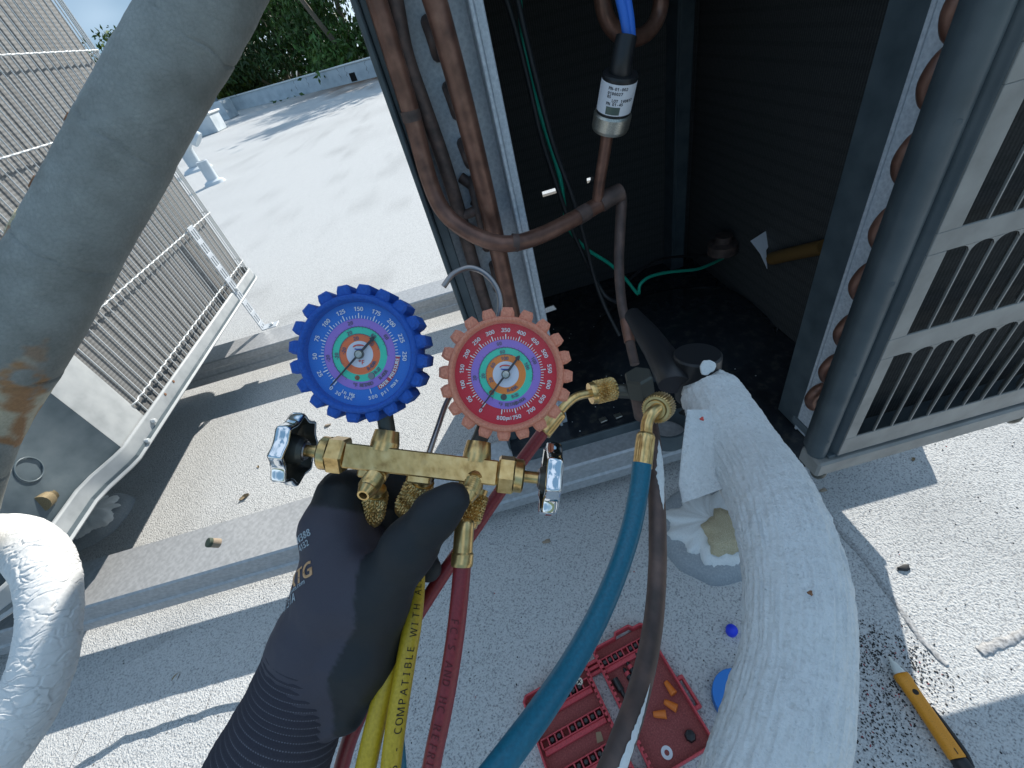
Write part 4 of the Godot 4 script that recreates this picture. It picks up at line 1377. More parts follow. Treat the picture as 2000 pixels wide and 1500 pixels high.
func bay_side(o: Node3D, sh: Transform3D):
	var st := S()
	# inner flange, galvanised strip, hairpins
	slab(st, Vector3(0.380, 0.27, -0.4075), Vector3(0.3835, 0.895, -0.3645), 0.0008)
	part(o, "bay_flange", st, mats.unit_slate, sh)
	st = S()
	slab(st, Vector3(0.3795, 0.27, -0.3643), Vector3(0.3850, 0.895, -0.334), 0.0012)
	slab(st, Vector3(0.3775, 0.27, -0.3665), Vector3(0.3797, 0.895, -0.3625), 0.0006)
	part(o, "coil_end_strip", st, mats.galv, sh)
	for q in [Vector3(0.3790, 0.7497, -0.3413), Vector3(0.3790, 0.7073, -0.3407), Vector3(0.3790, 0.6505, -0.3402), Vector3(0.3790, 0.5895, -0.3397), Vector3(0.3790, 0.5309, -0.3419), Vector3(0.3790, 0.4690, -0.3412), Vector3(0.3790, 0.4091, -0.3438), Vector3(0.3790, 0.3543, -0.3505)]:
		st = S()
		tube(st, [q + Vector3(0.002, 0.017, 0.006), q + Vector3(-0.006, 0.013, 0.005), q + Vector3(-0.0105, 0, 0.004), q + Vector3(-0.006, -0.013, 0.005), q + Vector3(0.002, -0.017, 0.006)], 0.0075, 12, 5)
		part(o, "hairpin", st, mats.copper, sh)

func raised_louvre_panel(o: Node3D, sh: Transform3D):
	# rounded corner post with a groove, added tie plates, louvred sheet hung forward to let sun under
	var st := S()
	slab(st, Vector3(0.388, 0.262, -0.385), Vector3(0.391, 0.275, -0.342), 0.0008)
	part(o, "added_tie_plate", st, mats.unit_slate, sh)
	st = S()
	slab(st, Vector3(0.388, 0.86, -0.385), Vector3(0.391, 0.893, -0.342), 0.0008)
	part(o, "added_tie_plate", st, mats.unit_slate, sh)
	st = S()
	var path := [Vector2(0.388, -0.345), Vector2(0.378, -0.345)]
	for i in 9:
		var a := deg_to_rad(180.0 - i * 22.0)
		path.append(Vector2(0.382 + cos(a) * 0.012, -0.325 + sin(a) * 0.014))
	path.append(Vector2(0.3920, -0.3205))
	path.append(Vector2(0.3932, -0.3195))
	path.append(Vector2(0.3940, -0.3145))
	path.append(Vector2(0.3975, -0.3115))
	path.append(Vector2(0.3982, -0.3075))
	path.append(Vector2(0.402, -0.3075))
	path.reverse()
	sweep(st, path, PackedVector2Array([Vector2(0, 0.262), Vector2(0, 0.895)]))
	part(o, "corner_post", st, mats.unit_slate, sh)
	for y in [0.30, 0.42, 0.54, 0.68]:
		st = S()
		turned(st, [Vector2(0.003, 0.0), Vector2(0.0026, 0.0012), Vector2(0.0, 0.0014)], 10, along(Vector3(0.379, y, -0.3125), Vector3(-0.5, 0, 0.86)))
		part(o, "rivet", st, mats.unit_slate, sh)
	# louvred cover: solid bands, and a web with a turned-in blade between neighbouring slots
	var rows := [[0.302, 0.440], [0.468, 0.566], [0.588, 0.70], [0.725, 0.84]]
	var zf := -0.306
	st = S()
	slab(st, Vector3(0.398, 0.268, zf - 0.0025), Vector3(0.82, 0.302, zf), 0.0006)
	for i in 3:
		slab(st, Vector3(0.398, rows[i][1], zf - 0.0025), Vector3(0.82, rows[i + 1][0], zf), 0.0006)
	slab(st, Vector3(0.398, 0.84, zf - 0.0025), Vector3(0.82, 0.895, zf), 0.0006)
	for i in 4:
		var xa: float = 0.4135 + i * 0.0035
		slab(st, Vector3(0.398, rows[i][0], zf - 0.0025), Vector3(xa, rows[i][1], zf), 0.0004)
		slab(st, Vector3(0.80, rows[i][0], zf - 0.0025), Vector3(0.82, rows[i][1], zf), 0.0004)
	var cover := part(o, "louvred_cover", st, mats.unit_beige, sh)
	for i in 4:
		var y0: float = rows[i][0]
		var y1: float = rows[i][1]
		var xa: float = 0.4135 + i * 0.0035
		var k := 0
		while xa + (k + 1) * 0.0245 < 0.80:
			var xc := xa + (k + 1) * 0.0245
			st = S()
			var pl := PackedVector2Array()
			# web outline with rounded shoulders at the top, sharp at the bottom
			pl.append(Vector2(xc - 0.0006, y0)); pl.append(Vector2(xc + 0.0010, y0))
			for q in 5:
				var a := deg_to_rad(q * 22.5)
				pl.append(Vector2(xc + 0.0010 + 0.009 * (1.0 - cos(a)), y1 - 0.009 + 0.009 * sin(a)))
			for q in 5:
				var a := deg_to_rad(90.0 - q * 22.5)
				pl.append(Vector2(xc - 0.0006 - 0.009 * (1.0 - cos(a)), y1 - 0.009 + 0.009 * sin(a)))
			plate(st, pl, 0.0022, Transform3D(Basis(), Vector3(0, 0, zf - 0.0024)))
			# blade turned inwards from the web
			var b0 := Vector3(xc, y0 + 0.002, zf - 0.002)
			var b1 := Vector3(xc, y1 - 0.008, zf - 0.002)
			var dv := Vector3(0.010, -0.002, -0.008)
			flat(st)
			quad_out(st, b0, b1, b1 + dv, b0 + dv, Vector3(0.6, 0, 1))
			quad_out(st, b0 + Vector3(0, 0, -0.001), b1 + Vector3(0, 0, -0.001), b1 + dv + Vector3(0, 0, -0.001), b0 + dv + Vector3(0, 0, -0.001), Vector3(-0.6, 0, -1))
			part(cover, "louvre", st, mats.unit_beige)
			k += 1
	st = S()
	slab(st, Vector3(0.372, 0.232, -0.34), Vector3(0.822, 0.261, -0.3025), 0.003)
	part(o, "base_rim", st, mats.unit_beige, sh)
	for q in [Vector3(0.385, 0.232, -0.312), Vector3(0.675, 0.232, -0.312)]:
		st = S()
		lathe(st, [Vector2(0.0, -0.012), Vector2(0.007, -0.012), Vector2(0.010, -0.006), Vector2(0.010, 0.004), Vector2(0.0, 0.004)], 12, Transform3D(Basis(), q))
		part(o, "foot_bolt", st, mats.dark_steel, sh)
	st = S()
	slab(st, Vector3(0.392, 0.262, -0.356), Vector3(0.815, 0.893, -0.350), 0.001)
	part(o, "slot_backing", st, mats.black_coil, sh)  # unseen dark sheet added behind the slots to make them read black
	st = S()
	slab(st, Vector3(0.388, 0.2612, -0.356), Vector3(0.815, 0.2672, -0.3086), 0.0008)
	part(o, "added_sill", st, mats.unit_slate, sh)  # plate added to hide the sunlit roof below the slots

# ------------------------------------------------------------------ insulated pipes
func pipes():
	var n := FastNoiseLite.new()
	n.seed = 33
	n.frequency = 14.0
	n.fractal_octaves = 4
	var n2 := FastNoiseLite.new()
	n2.seed = 34
	n2.frequency = 45.0
	n2.fractal_octaves = 3
	# big grey wrapped pipe, upper left
	var o := thing("grey_wrapped_pipe", "big grey wrapped pipe slanting across the upper left, coating peeling", "pipe", "", Vector3(-0.2180, 0.8029, -0.3770))
	var sh := Transform3D(Basis(), -o.position)
	var st := S()
	var pr := [[Vector3(-0.0708, 0.9483, -0.5822), Vector3(-0.1244, 0.9090, -0.5479), Vector3(-0.1732, 0.8703, -0.5142), Vector3(-0.2328, 0.8273, -0.4766), Vector3(-0.2969, 0.7784, -0.4339), Vector3(-0.3576, 0.7321, -0.3935), Vector3(-0.4046, 0.6982, -0.3639), Vector3(-0.4504, 0.6675, -0.3369), Vector3(-0.4767, 0.6338, -0.2947), Vector3(-0.4897, 0.6031, -0.2550)], [0.0347, 0.0347, 0.0347, 0.0347, 0.0347, 0.0347, 0.0347, 0.0347, 0.0337, 0.0320]]
	var wrap := func(l, a, p):
		var seam: float = fposmod(l + 0.014 * sin(a) + 0.006 * n.get_noise_3d(p.x * 1.5, p.y * 1.5, p.z * 1.5), 0.105)
		return 0.0008 * n.get_noise_3d(p.x, p.y, p.z) + 0.0005 * n2.get_noise_3d(p.x, p.y, p.z) - 0.0016 * (1.0 - smoothstep(0.0, 0.0018, absf(seam - 0.05))) * smoothstep(-0.35, 0.1, n.get_noise_3d(p.x, p.y * 1.4, p.z)) + 0.0004 * (1.0 - fposmod(seam - 0.05, 0.105) / 0.105)
	tube(st, pr[0], pr[1], 72, 60, true, wrap)
	part(o, "wrapping", tinted(st, func(p): return pipe_tint(p, n, n2)), mats.pipe_grey, sh)
	# patches where the coating has come away and the tan foam and rust show
	var patches := [[Vector3(-0.3483, 0.7801, -0.4018), 0.009, 0.5], [Vector3(-0.3182, 0.8014, -0.4204), 0.004, 1.7], [Vector3(-0.2842, 0.8285, -0.4440), 0.0032, 1.1]]
	for q in patches:
		patch(o, sh, "peeled_patch", q[0], pr[0], q[1], q[2], mats.foam if q[2] == 0.5 else mats.rust)
	# white elbow, lower left, cracked coating
	o = thing("white_cracked_elbow", "sunlit white insulated elbow with cracked coating at the lower left edge", "pipe", "", Vector3(-0.4457, 0.5324, -0.2216))
	sh = Transform3D(Basis(), -o.position)
	st = S()
	pr = [[Vector3(-0.6550, 0.5273, -0.3195), Vector3(-0.5727, 0.5466, -0.3109), Vector3(-0.5046, 0.5584, -0.2956), Vector3(-0.4634, 0.5557, -0.2742), Vector3(-0.4389, 0.5441, -0.2448), Vector3(-0.4310, 0.5271, -0.2106), Vector3(-0.4385, 0.5069, -0.1801), Vector3(-0.4555, 0.4924, -0.1543), Vector3(-0.4780, 0.4825, -0.1324), Vector3(-0.5024, 0.4769, -0.1141)], [0.0244, 0.0243, 0.0231, 0.0218, 0.0205, 0.0197, 0.0204, 0.0214, 0.0223, 0.0228]]
	var plates := FastNoiseLite.new()
	plates.seed = 52
	plates.noise_type = FastNoiseLite.TYPE_CELLULAR
	plates.cellular_return_type = FastNoiseLite.RETURN_DISTANCE2_SUB
	plates.fractal_type = FastNoiseLite.FRACTAL_NONE
	plates.frequency = 1.0
	var lift := FastNoiseLite.new()
	lift.seed = 52
	lift.noise_type = FastNoiseLite.TYPE_CELLULAR
	lift.cellular_return_type = FastNoiseLite.RETURN_CELL_VALUE
	lift.fractal_type = FastNoiseLite.FRACTAL_NONE
	lift.frequency = 1.0
	var crack := func(l, a, p):
		# shrunken paint: plates long round the pipe and short along it, edges curling up
		var w1: float = n.get_noise_3d(p.x * 1.6, p.y * 1.6, p.z * 1.6)
		var w2: float = n2.get_noise_3d(p.x, p.y, p.z)
		var q := Vector3(cos(a) * 1.35 + 0.5 * w2, sin(a) * 1.35 + 0.4 * w1, l / 0.0066 + 1.5 * w1 + 0.5 * w2)
		var f: float = plates.get_noise_3d(q.x, q.y, q.z) + 1.0
		var v: float = lift.get_noise_3d(q.x, q.y, q.z)
		var strong: float = smoothstep(-0.3, 0.25, n.get_noise_3d(p.x * 1.1 + 5.0, p.y * 1.1, p.z * 1.1))
		return (0.0011 * smoothstep(0.0, 0.12, f) - 0.0006 * smoothstep(0.1, 0.7, f) + 0.0004 * v) * (0.45 + 0.55 * strong) + 0.0003 * w2
	tube(st, pr[0], pr[1], 160, 84, true, crack)
	part(o, "coated_insulation", st, mats.pipe_cracked, sh)
	# big white pipe, right
	o = thing("white_wrapped_pipe", "big white wrapped suction pipe coming down on the right from the valve", "pipe", "", Vector3(0.1198, 0.5342, -0.0863))
	sh = Transform3D(Basis(), -o.position)
	st = S()
	pr = [[Vector3(0.1728, 0.5179, -0.2836), Vector3(0.1746, 0.5120, -0.2786), Vector3(0.1734, 0.5089, -0.2628), Vector3(0.1681, 0.5085, -0.2294), Vector3(0.1599, 0.5148, -0.1886), Vector3(0.1456, 0.5353, -0.1468), Vector3(0.1312, 0.5511, -0.1140), Vector3(0.1202, 0.5536, -0.0898), Vector3(0.1077, 0.5521, -0.0685), Vector3(0.0949, 0.5453, -0.0494), Vector3(0.0796, 0.5410, -0.0324), Vector3(0.0649, 0.5317, -0.0176), Vector3(0.0468, 0.5203, -0.0011)], [0.0178, 0.0227, 0.0280, 0.0294, 0.0291, 0.0270, 0.0257, 0.0254, 0.0252, 0.0251, 0.0262, 0.0272, 0.0277]]
	var cloth := func(l, a, p):
		# brushed mastic over cloth: folds, and strokes that run down the pipe
		var fold: float = n.get_noise_3d(p.x * 0.8, p.y * 0.8, p.z * 0.8)
		var rough: float = smoothstep(-0.35, 0.35, n.get_noise_3d(p.x * 0.5 + 3.0, p.y * 0.5, p.z * 0.5))
		var stroke: float = n2.get_noise_3d(cos(a) * 0.34, sin(a) * 0.34, l * 0.55)
		var lump: float = n2.get_noise_3d(p.x * 2.2, p.y * 2.2, p.z * 2.2)
		return 0.0018 * fold + 0.0011 * stroke + (0.0003 + 0.0007 * rough) * lump
	tube(st, pr[0], pr[1], 200, 52, true, cloth)
	part(o, "wrapping", st, mats.pipe_white, sh)
	# loose end of the wrap hanging beside the pipe
	st = S()
	var ed := [[Vector3(0.1270, 0.5496, -0.2245), Vector3(0.1602, 0.5259, -0.2350)], [Vector3(0.1154, 0.5433, -0.2058), Vector3(0.1554, 0.5214, -0.2100)], [Vector3(0.1042, 0.5378, -0.1878), Vector3(0.1500, 0.5194, -0.1859)], [Vector3(0.0957, 0.5316, -0.1732), Vector3(0.1429, 0.5254, -0.1686)], [Vector3(0.0928, 0.5263, -0.1607), Vector3(0.1290, 0.5276, -0.1623)]]
	var rows := []
	for e in ed:
		var row := []
		for k in 9:
			var t := k / 8.0
			var p: Vector3 = (e[0] as Vector3).lerp(e[1], t)
			row.append(p + (Vector3(0, 0.82, 0) - p).normalized() * (0.0022 * sin(t * 9.0) + 0.004 * sin(t * PI)))
		rows.append(row)
	for side in [0.0, 0.0016]:
		for i in rows.size() - 1:
			for k in 8:
				var d := Vector3(0, -side, -side * 0.5)
				quad_out(st, rows[i][k] + d, rows[i][k + 1] + d, rows[i + 1][k + 1] + d, rows[i + 1][k] + d, (Vector3(0, 0.82, 0) - rows[i][k]) * (1.0 if side == 0.0 else -1.0))
	part(o, "loose_wrap", st, mats.pipe_white, sh)
	# spots of dirt and a red speck on the wrap
	for q in [[Vector3(0.1077, 0.5820, -0.0677), 0.0012, "rust"], [Vector3(0.0974, 0.5174, -0.1374), 0.0, "rust"], [Vector3(0.1202, 0.5541, -0.2191), 0.0024, "hole"], [Vector3(0.1282, 0.5584, -0.2045), 0.0016, "logo_red"]]:
		if q[1] <= 0.0: continue
		st = S()
		lathe(st, [Vector2(q[1], -0.001), Vector2(q[1] * 0.8, 0.0006), Vector2(0.0, 0.0009)], 9, along(q[0], Vector3(0, 0.82, 0) - q[0]), false, func(_y, a): return q[1] * 0.3 * sin(a * 3.0 + 1.0))
		part(o, "speck", st, mats[q[2]], sh)
	# bare liquid line with streaks of white paint
	o = thing("copper_liquid_line", "bare brown copper liquid line dripped with white paint, beside the blue hose", "pipe", "", Vector3(0.0698, 0.5369, -0.1537))
	sh = Transform3D(Basis(), -o.position)
	st = S()
	pr = [[Vector3(0.1116, 0.5184, -0.2700), Vector3(0.0997, 0.5350, -0.2314), Vector3(0.0895, 0.5396, -0.2023), Vector3(0.0801, 0.5350, -0.1785), Vector3(0.0692, 0.5268, -0.1516), Vector3(0.0570, 0.5183, -0.1244), Vector3(0.0438, 0.5126, -0.0997), Vector3(0.0299, 0.5180, -0.0777), Vector3(0.0158, 0.5264, -0.0584), Vector3(0.0020, 0.5378, -0.0417), Vector3(-0.0137, 0.5420, -0.0253), Vector3(-0.0254, 0.5368, -0.0141)], [0.0053, 0.0056, 0.0057, 0.0060, 0.0061, 0.0061, 0.0061, 0.0061, 0.0062, 0.0063, 0.0065, 0.0066]]
	tube(st, pr[0], pr[1], 20, 12, true, func(_l, _a, p): return 0.0002 * n2.get_noise_3d(p.x, p.y, p.z))
	part(o, "pipe", st, mats.copper_dull, sh)
	# paint lies on the pipe as a thin skin over part of its girth
	paint_skin(o, sh, pr, 0.16, 0.345, 0.05, 0.62)
	paint_skin(o, sh, pr, 0.70, 1.0, -0.05, 0.50)

func paint_skin(o: Node3D, sh: Transform3D, pr: Array, f0: float, f1: float, mid: float, half: float):
	var sp := spline(pr[0], pr[1], 16)
	var p: PackedVector3Array = sp[0]
	var r: PackedFloat32Array = sp[1]
	var st := S()
	var nz := FastNoiseLite.new()
	nz.seed = int(f0 * 100) + 2
	nz.frequency = 0.12
	var i0 := int(f0 * (p.size() - 1))
	var i1 := int(f1 * (p.size() - 1))
	var rows := []
	for i in range(i0, i1 + 1):
		var t := float(i - i0) / (i1 - i0)
		var tg := (p[min(i + 1, p.size() - 1)] - p[max(i - 1, 0)]).normalized()
		var view := (Vector3(0, 0.82, 0) - p[i]).normalized()
		view = (view - tg * view.dot(tg)).normalized()
		var right := view.cross(tg)
		if right.x < 0: right = -right
		var h: float = half * sin(clamp(t * 1.1, 0.0, 1.0) * PI * 0.5 if f1 >= 1.0 else t * PI) * (1.0 + 0.5 * nz.get_noise_1d(i * 9.0))
		var row := []
		for k in 9:
			var a: float = mid * 0.0 + 0.75 + lerp(-h, h * 0.8, k / 8.0)
			row.append(p[i] + (view * cos(a) + right * sin(a)) * (r[i] + 0.0004))
		rows.append([row, view])
	for i in rows.size() - 1:
		for k in 8:
			quad_out(st, rows[i][0][k], rows[i][0][k + 1], rows[i + 1][0][k + 1], rows[i + 1][0][k], rows[i][1])
	part(o, "white_paint", st, mats.white_paint, sh)

func tinted(st: SurfaceTool, f: Callable) -> SurfaceTool:
	# same triangles with a colour from each point
	var arr := st.commit().surface_get_arrays(0)
	var s2 := S()
	for v in (arr[Mesh.ARRAY_VERTEX] as PackedVector3Array):
		s2.set_color(f.call(v))
		s2.add_vertex(v)
	return s2

func pipe_tint(p: Vector3, n: FastNoiseLite, n2: FastNoiseLite) -> Color:
	# faded grey coating, mottled; tan and rusty where the coat has weathered off one wrap, near the lower end
	var a: float = n.get_noise_3d(p.x * 0.7, p.y * 0.7, p.z * 0.7)
	var b: float = n2.get_noise_3d(p.x, p.y, p.z)
	var c := Color(0.55, 0.545, 0.52).lerp(Color(0.44, 0.43, 0.40), smoothstep(0.0, 0.5, a)) * (1.0 + 0.14 * b)
	for q in [[Vector3(-0.4031, 0.6690, -0.3191), 0.048, 0.95], [Vector3(-0.3667, 0.7808, -0.4152), 0.034, 0.9], [Vector3(-0.3690, 0.6957, -0.3425), 0.018, 0.5]]:
		var d: float = (p.distance_to(q[0]) / float(q[1])) + 1.1 * a + 0.7 * b
		var w: float = smoothstep(1.0, 0.75, d) * float(q[2])
		var tan := Color(0.98, 0.86, 0.66)
		var rust := Color(0.72, 0.36, 0.16)
		var streak: float = smoothstep(-0.25, 0.25, n.get_noise_3d(p.x * 3.0, p.y * 1.0, p.z * 3.0))
		c = c.lerp(tan.lerp(rust, streak), w)
	return c

func patch(o: Node3D, sh: Transform3D, called: String, near: Vector3, axis: Array, r: float, ph: float, m: Material):
	# an irregular scab lying on the round of the pipe
	var sp := spline(axis, axis.map(func(_q): return 1.0), 8)
	var best := 0
	for i in sp[0].size():
		if sp[0][i].distance_to(near) < sp[0][best].distance_to(near): best = i
	var c: Vector3 = sp[0][best]
	var tg: Vector3 = (sp[0][min(best + 1, sp[0].size() - 1)] - sp[0][max(best - 1, 0)]).normalized()
	var up: Vector3 = near - c
	up = (up - tg * up.dot(tg)).normalized()
	var sd := up.cross(tg)
	var rad := 0.0349
	var st := S()
	var rows := []
	for i in 6:
		var row := []
		for k in 25:
			var a := TAU * (k % 24) / 24.0
			var q := r * (i / 5.0) * (1.0 + 0.28 * sin(a * 3.0 + ph * 4.0) + 0.14 * sin(a * 7.0 + ph))
			var al := cos(a) * q * 1.25
			var th := sin(a) * q / rad
			row.append(c + tg * al + (up * cos(th) + sd * sin(th)) * (rad + (0.0008 if i < 5 else -0.0008)))
		rows.append(row)
	for i in 5:
		for k in 24:
			quad_out(st, rows[i][k], rows[i][k + 1], rows[i + 1][k + 1], rows[i + 1][k], up)
	part(o, called, st, m, sh)

# ------------------------------------------------------------------ hoses with their brass ends
func knurl(st: SurfaceTool, r: float, h: float, xf: Transform3D, straight := false):
	var prof := []
	var n := 20
	for i in n + 1: prof.append(Vector2(r, h * i / n))
	var waves := 17.0
	var b := func(y, a):
		var t: float = y / h
		var edge: float = smoothstep(0.0, 0.08, t) * smoothstep(1.0, 0.92, t)
		var k: float = 0.0 if straight else y / r * 0.95
		var v: float = minf(absf(sin((a + k) * waves * 0.5)), absf(sin((a - k) * waves * 0.5))) if not straight else absf(sin(a * waves))
		return (-0.0012 + 0.0018 * pow(v, 0.8)) * edge - 0.0009 * (1.0 - edge)
	lathe(st, prof, 132, xf, true, b)
	turned(st, [Vector2(0.0, 0.0), Vector2(r * 0.97 - 0.0009, 0.0)], 40, xf)
	turned(st, [Vector2(r * 0.97 - 0.0009, h), Vector2(0.0, h)], 40, xf)

func ferrule(st: SurfaceTool, a: Vector3, b: Vector3, r: float, flutes := true):
	var L := a.distance_to(b)
	var bump = null
	if flutes: bump = func(y, th): return -0.0011 * pow(absf(cos(th * 4.0)), 6.0) * smoothstep(0.08, 0.16, y / L) * smoothstep(0.86, 0.76, y / L)
	var prof := [Vector2(0.0, 0.0), Vector2(r * 0.9, 0.0), Vector2(r, L * 0.03)]
	for i in 8: prof.append(Vector2(r, L * (0.06 + 0.12 * i)))
	prof.append_array([Vector2(r * 0.86, L * 0.98), Vector2(r * 0.6, L), Vector2(0.0, L)])
	lathe(st, prof, 48, along(a, b - a), false, bump)

func hose_text(o: Node3D, sh: Transform3D, s: String, pts: Array, rads: Array, from: float, step: float, h: float, m: Material, flip := false, turn := 0.0):
	# letters printed one after another along the hose, on the side turned to the open
	var sp := spline(pts, rads, 16)
	var p: PackedVector3Array = sp[0]
	var r: PackedFloat32Array = sp[1]
	var st := S()
	var acc := 0.0
	var want := from
	var k := 0
	for i in range(1, p.size()):
		var seg := p[i].distance_to(p[i - 1])
		while k < s.length() and acc + seg >= want:
			var t := (want - acc) / seg
			var c := p[i - 1].lerp(p[i], t)
			var tg := (p[i] - p[i - 1]).normalized()
			var v := (Vector3(0, 0.82, 0) - c).normalized()
			v = (v - tg * v.dot(tg)).normalized().rotated(tg, turn)
			var x := tg * (-1.0 if flip else 1.0)
			if s[k] != " ":
				lettering(st, s[k], h, Transform3D(Basis(x, v.cross(x), v), c + v * (r[i] + 0.0001)), "Droid Sans", false)
			k += 1
			want += step
		acc += seg
	part(o, "printing", st, m, sh)

func hoses():
	# ---- red
	var o := thing("red_charging_hose", "dark red refrigerant hose, from the manifold's right port to the valve stub", "hose", "", Vector3(-0.0696, 0.5486, -0.1486))
	var sh := Transform3D(Basis(), -o.position)
	var pr := [[Vector3(-0.0696, 0.5505, -0.1502), Vector3(-0.0760, 0.5400, -0.1346), Vector3(-0.0864, 0.5236, -0.1138), Vector3(-0.0992, 0.5059, -0.0920), Vector3(-0.1128, 0.4894, -0.0711), Vector3(-0.1312, 0.4653, -0.0502), Vector3(-0.1744, 0.4134, -0.0316), Vector3(-0.2205, 0.3717, -0.0347), Vector3(-0.2351, 0.3836, -0.0644), Vector3(-0.2130, 0.4169, -0.0932), Vector3(-0.1901, 0.4404, -0.1136), Vector3(-0.1648, 0.4533, -0.1381), Vector3(-0.1335, 0.4703, -0.1597), Vector3(-0.1022, 0.4832, -0.1843), Vector3(-0.0685, 0.4962, -0.2091), Vector3(-0.0269, 0.5104, -0.2415), Vector3(0.0119, 0.5250, -0.2677)], [0.0061, 0.0060, 0.0060, 0.0060, 0.0060, 0.0060, 0.0059, 0.0060, 0.0061, 0.0061, 0.0061, 0.0060, 0.0059, 0.0059, 0.0059, 0.0058, 0.0059]]
	var st := S()
	tube(st, pr[0], pr[1], 20, 10)
	part(o, "hose", st, mats.hose_red, sh)
	st = S()
	ferrule(st, Vector3(0.0105, 0.5235, -0.2670), Vector3(0.0323, 0.5302, -0.2816), 0.0078)
	part(o, "ferrule", st, mats.brass, sh)
	st = S()
	tube(st, [Vector3(0.0309, 0.5293, -0.2808), Vector3(0.0410, 0.5325, -0.2864), Vector3(0.0525, 0.5340, -0.2904), Vector3(0.0690, 0.5309, -0.2919)], [0.0042, 0.0042, 0.0042, 0.0042], 14, 5)
	part(o, "gooseneck", st, mats.brass, sh)
	st = S()
	var d := Vector3(0.0909, 0.5278, -0.2936) - Vector3(0.0665, 0.5311, -0.2921)
	knurl(st, 0.0112, d.length() * 0.86, along(Vector3(0.0690, 0.5309, -0.2919), d))
	turned(st, [Vector2(0.0, -0.004), Vector2(0.0104, -0.004), Vector2(0.0108, -0.001), Vector2(0.0108, 0.001)], 30, along(Vector3(0.0690, 0.5309, -0.2919), d))
	part(o, "knurled_nut", st, mats.brass, sh)
	st = S()
	ferrule(st, Vector3(-0.0704, 0.5495, -0.1487), Vector3(-0.0610, 0.5660, -0.1728), 0.0068, false)
	turned(st, [Vector2(0.0072, 0.0), Vector2(0.0076, 0.002), Vector2(0.0076, 0.008), Vector2(0.0066, 0.010)], 24, along(Vector3(-0.0706, 0.5490, -0.1483), Vector3(-0.0610, 0.5660, -0.1728) - Vector3(-0.0704, 0.5495, -0.1487)))
	part(o, "ferrule", st, mats.brass, sh)
	hose_text(o, sh, "FC'S AND HC REFRIG", pr[0], pr[1], 0.035, 0.0052, 0.0048, mats.print_dark_red, false, 0.25)
	# ---- blue
	o = thing("blue_charging_hose", "thick blue refrigerant hose curving from the second brass fitting to the bottom", "hose", "", Vector3(0.0691, 0.5533, -0.1808))
	sh = Transform3D(Basis(), -o.position)
	pr = [[Vector3(0.0716, 0.5557, -0.1829), Vector3(0.0623, 0.5458, -0.1677), Vector3(0.0486, 0.5378, -0.1475), Vector3(0.0304, 0.5343, -0.1246), Vector3(0.0101, 0.5356, -0.1018), Vector3(-0.0115, 0.5402, -0.0803), Vector3(-0.0321, 0.5502, -0.0610), Vector3(-0.0510, 0.5608, -0.0448), Vector3(-0.0689, 0.5659, -0.0318), Vector3(-0.0874, 0.5622, -0.0219)], [0.0069, 0.0069, 0.0069, 0.0068, 0.0068, 0.0068, 0.0068, 0.0067, 0.0066, 0.0066]]
	st = S()
	tube(st, pr[0], pr[1], 24, 12)
	part(o, "hose", st, mats.hose_blue, sh)
	st = S()
	ferrule(st, Vector3(0.0706, 0.5530, -0.1806), Vector3(0.0832, 0.5630, -0.2025), 0.0070)
	part(o, "ferrule", st, mats.brass, sh)
	st = S()
	tube(st, [Vector3(0.0828, 0.5619, -0.2015), Vector3(0.0869, 0.5661, -0.2091), Vector3(0.0922, 0.5698, -0.2136), Vector3(0.1002, 0.5681, -0.2190)], [0.0046, 0.0046, 0.0046, 0.0046], 14, 5)
	part(o, "gooseneck", st, mats.brass, sh)
	st = S()
	d = Vector3(0.1176, 0.5453, -0.2431) - Vector3(0.0954, 0.5678, -0.2172)
	knurl(st, 0.0112, 0.019, along(Vector3(0.0985, 0.5659, -0.2196), d), true)
	turned(st, [Vector2(0.0, -0.003), Vector2(0.0075, -0.003), Vector2(0.0082, 0.0)], 30, along(Vector3(0.0985, 0.5659, -0.2196), d))
	turned(st, [Vector2(0.0085, -0.0008), Vector2(0.0102, -0.0008), Vector2(0.0104, 0.001)], 40, along(Vector3(0.0985, 0.5659, -0.2196), d))
	part(o, "knurled_nut", st, mats.brass, sh)
	# far end of the same kind of hose, out of the left port and behind the glove
	o = thing("blue_hose_end", "blue hose strand just showing behind the yellow hose at the bottom", "hose", "", Vector3(-0.1589, 0.4471, -0.0869))
	sh = Transform3D(Basis(), -o.position)
	pr = [[Vector3(-0.1440, 0.5417, -0.2009), Vector3(-0.1568, 0.5091, -0.1859), Vector3(-0.1631, 0.4734, -0.1487), Vector3(-0.1608, 0.4526, -0.1113), Vector3(-0.1596, 0.4437, -0.0906), Vector3(-0.1633, 0.4274, -0.0700), Vector3(-0.1730, 0.4001, -0.0465)], [0.0065, 0.0067, 0.0066, 0.0065, 0.0063, 0.0063, 0.0063]]
	st = S()
	tube(st, pr[0], pr[1], 18, 8)
	part(o, "hose", st, mats.hose_blue, sh)
	st = S()
	ferrule(st, Vector3(-0.1436, 0.5422, -0.1987), Vector3(-0.1345, 0.5627, -0.2018), 0.0050, false)
	part(o, "ferrule", st, mats.brass, sh)
	# ---- yellow, doubled back beside itself
	o = thing("yellow_charging_hose", "yellow refrigerant hose with black lettering, doubled below the glove", "hose", "", Vector3(-0.1373, 0.5085, -0.1002))
	sh = Transform3D(Basis(), -o.position)
	pr = [[Vector3(-0.1074, 0.5597, -0.2036), Vector3(-0.1137, 0.5284, -0.1899), Vector3(-0.1157, 0.5167, -0.1667), Vector3(-0.1189, 0.5144, -0.1384), Vector3(-0.1261, 0.5080, -0.1157), Vector3(-0.1327, 0.5021, -0.0948), Vector3(-0.1390, 0.4940, -0.0786), Vector3(-0.1452, 0.4841, -0.0635), Vector3(-0.1547, 0.4670, -0.0408)], [0.0063, 0.0069, 0.0070, 0.0068, 0.0067, 0.0066, 0.0066, 0.0065, 0.0065]]
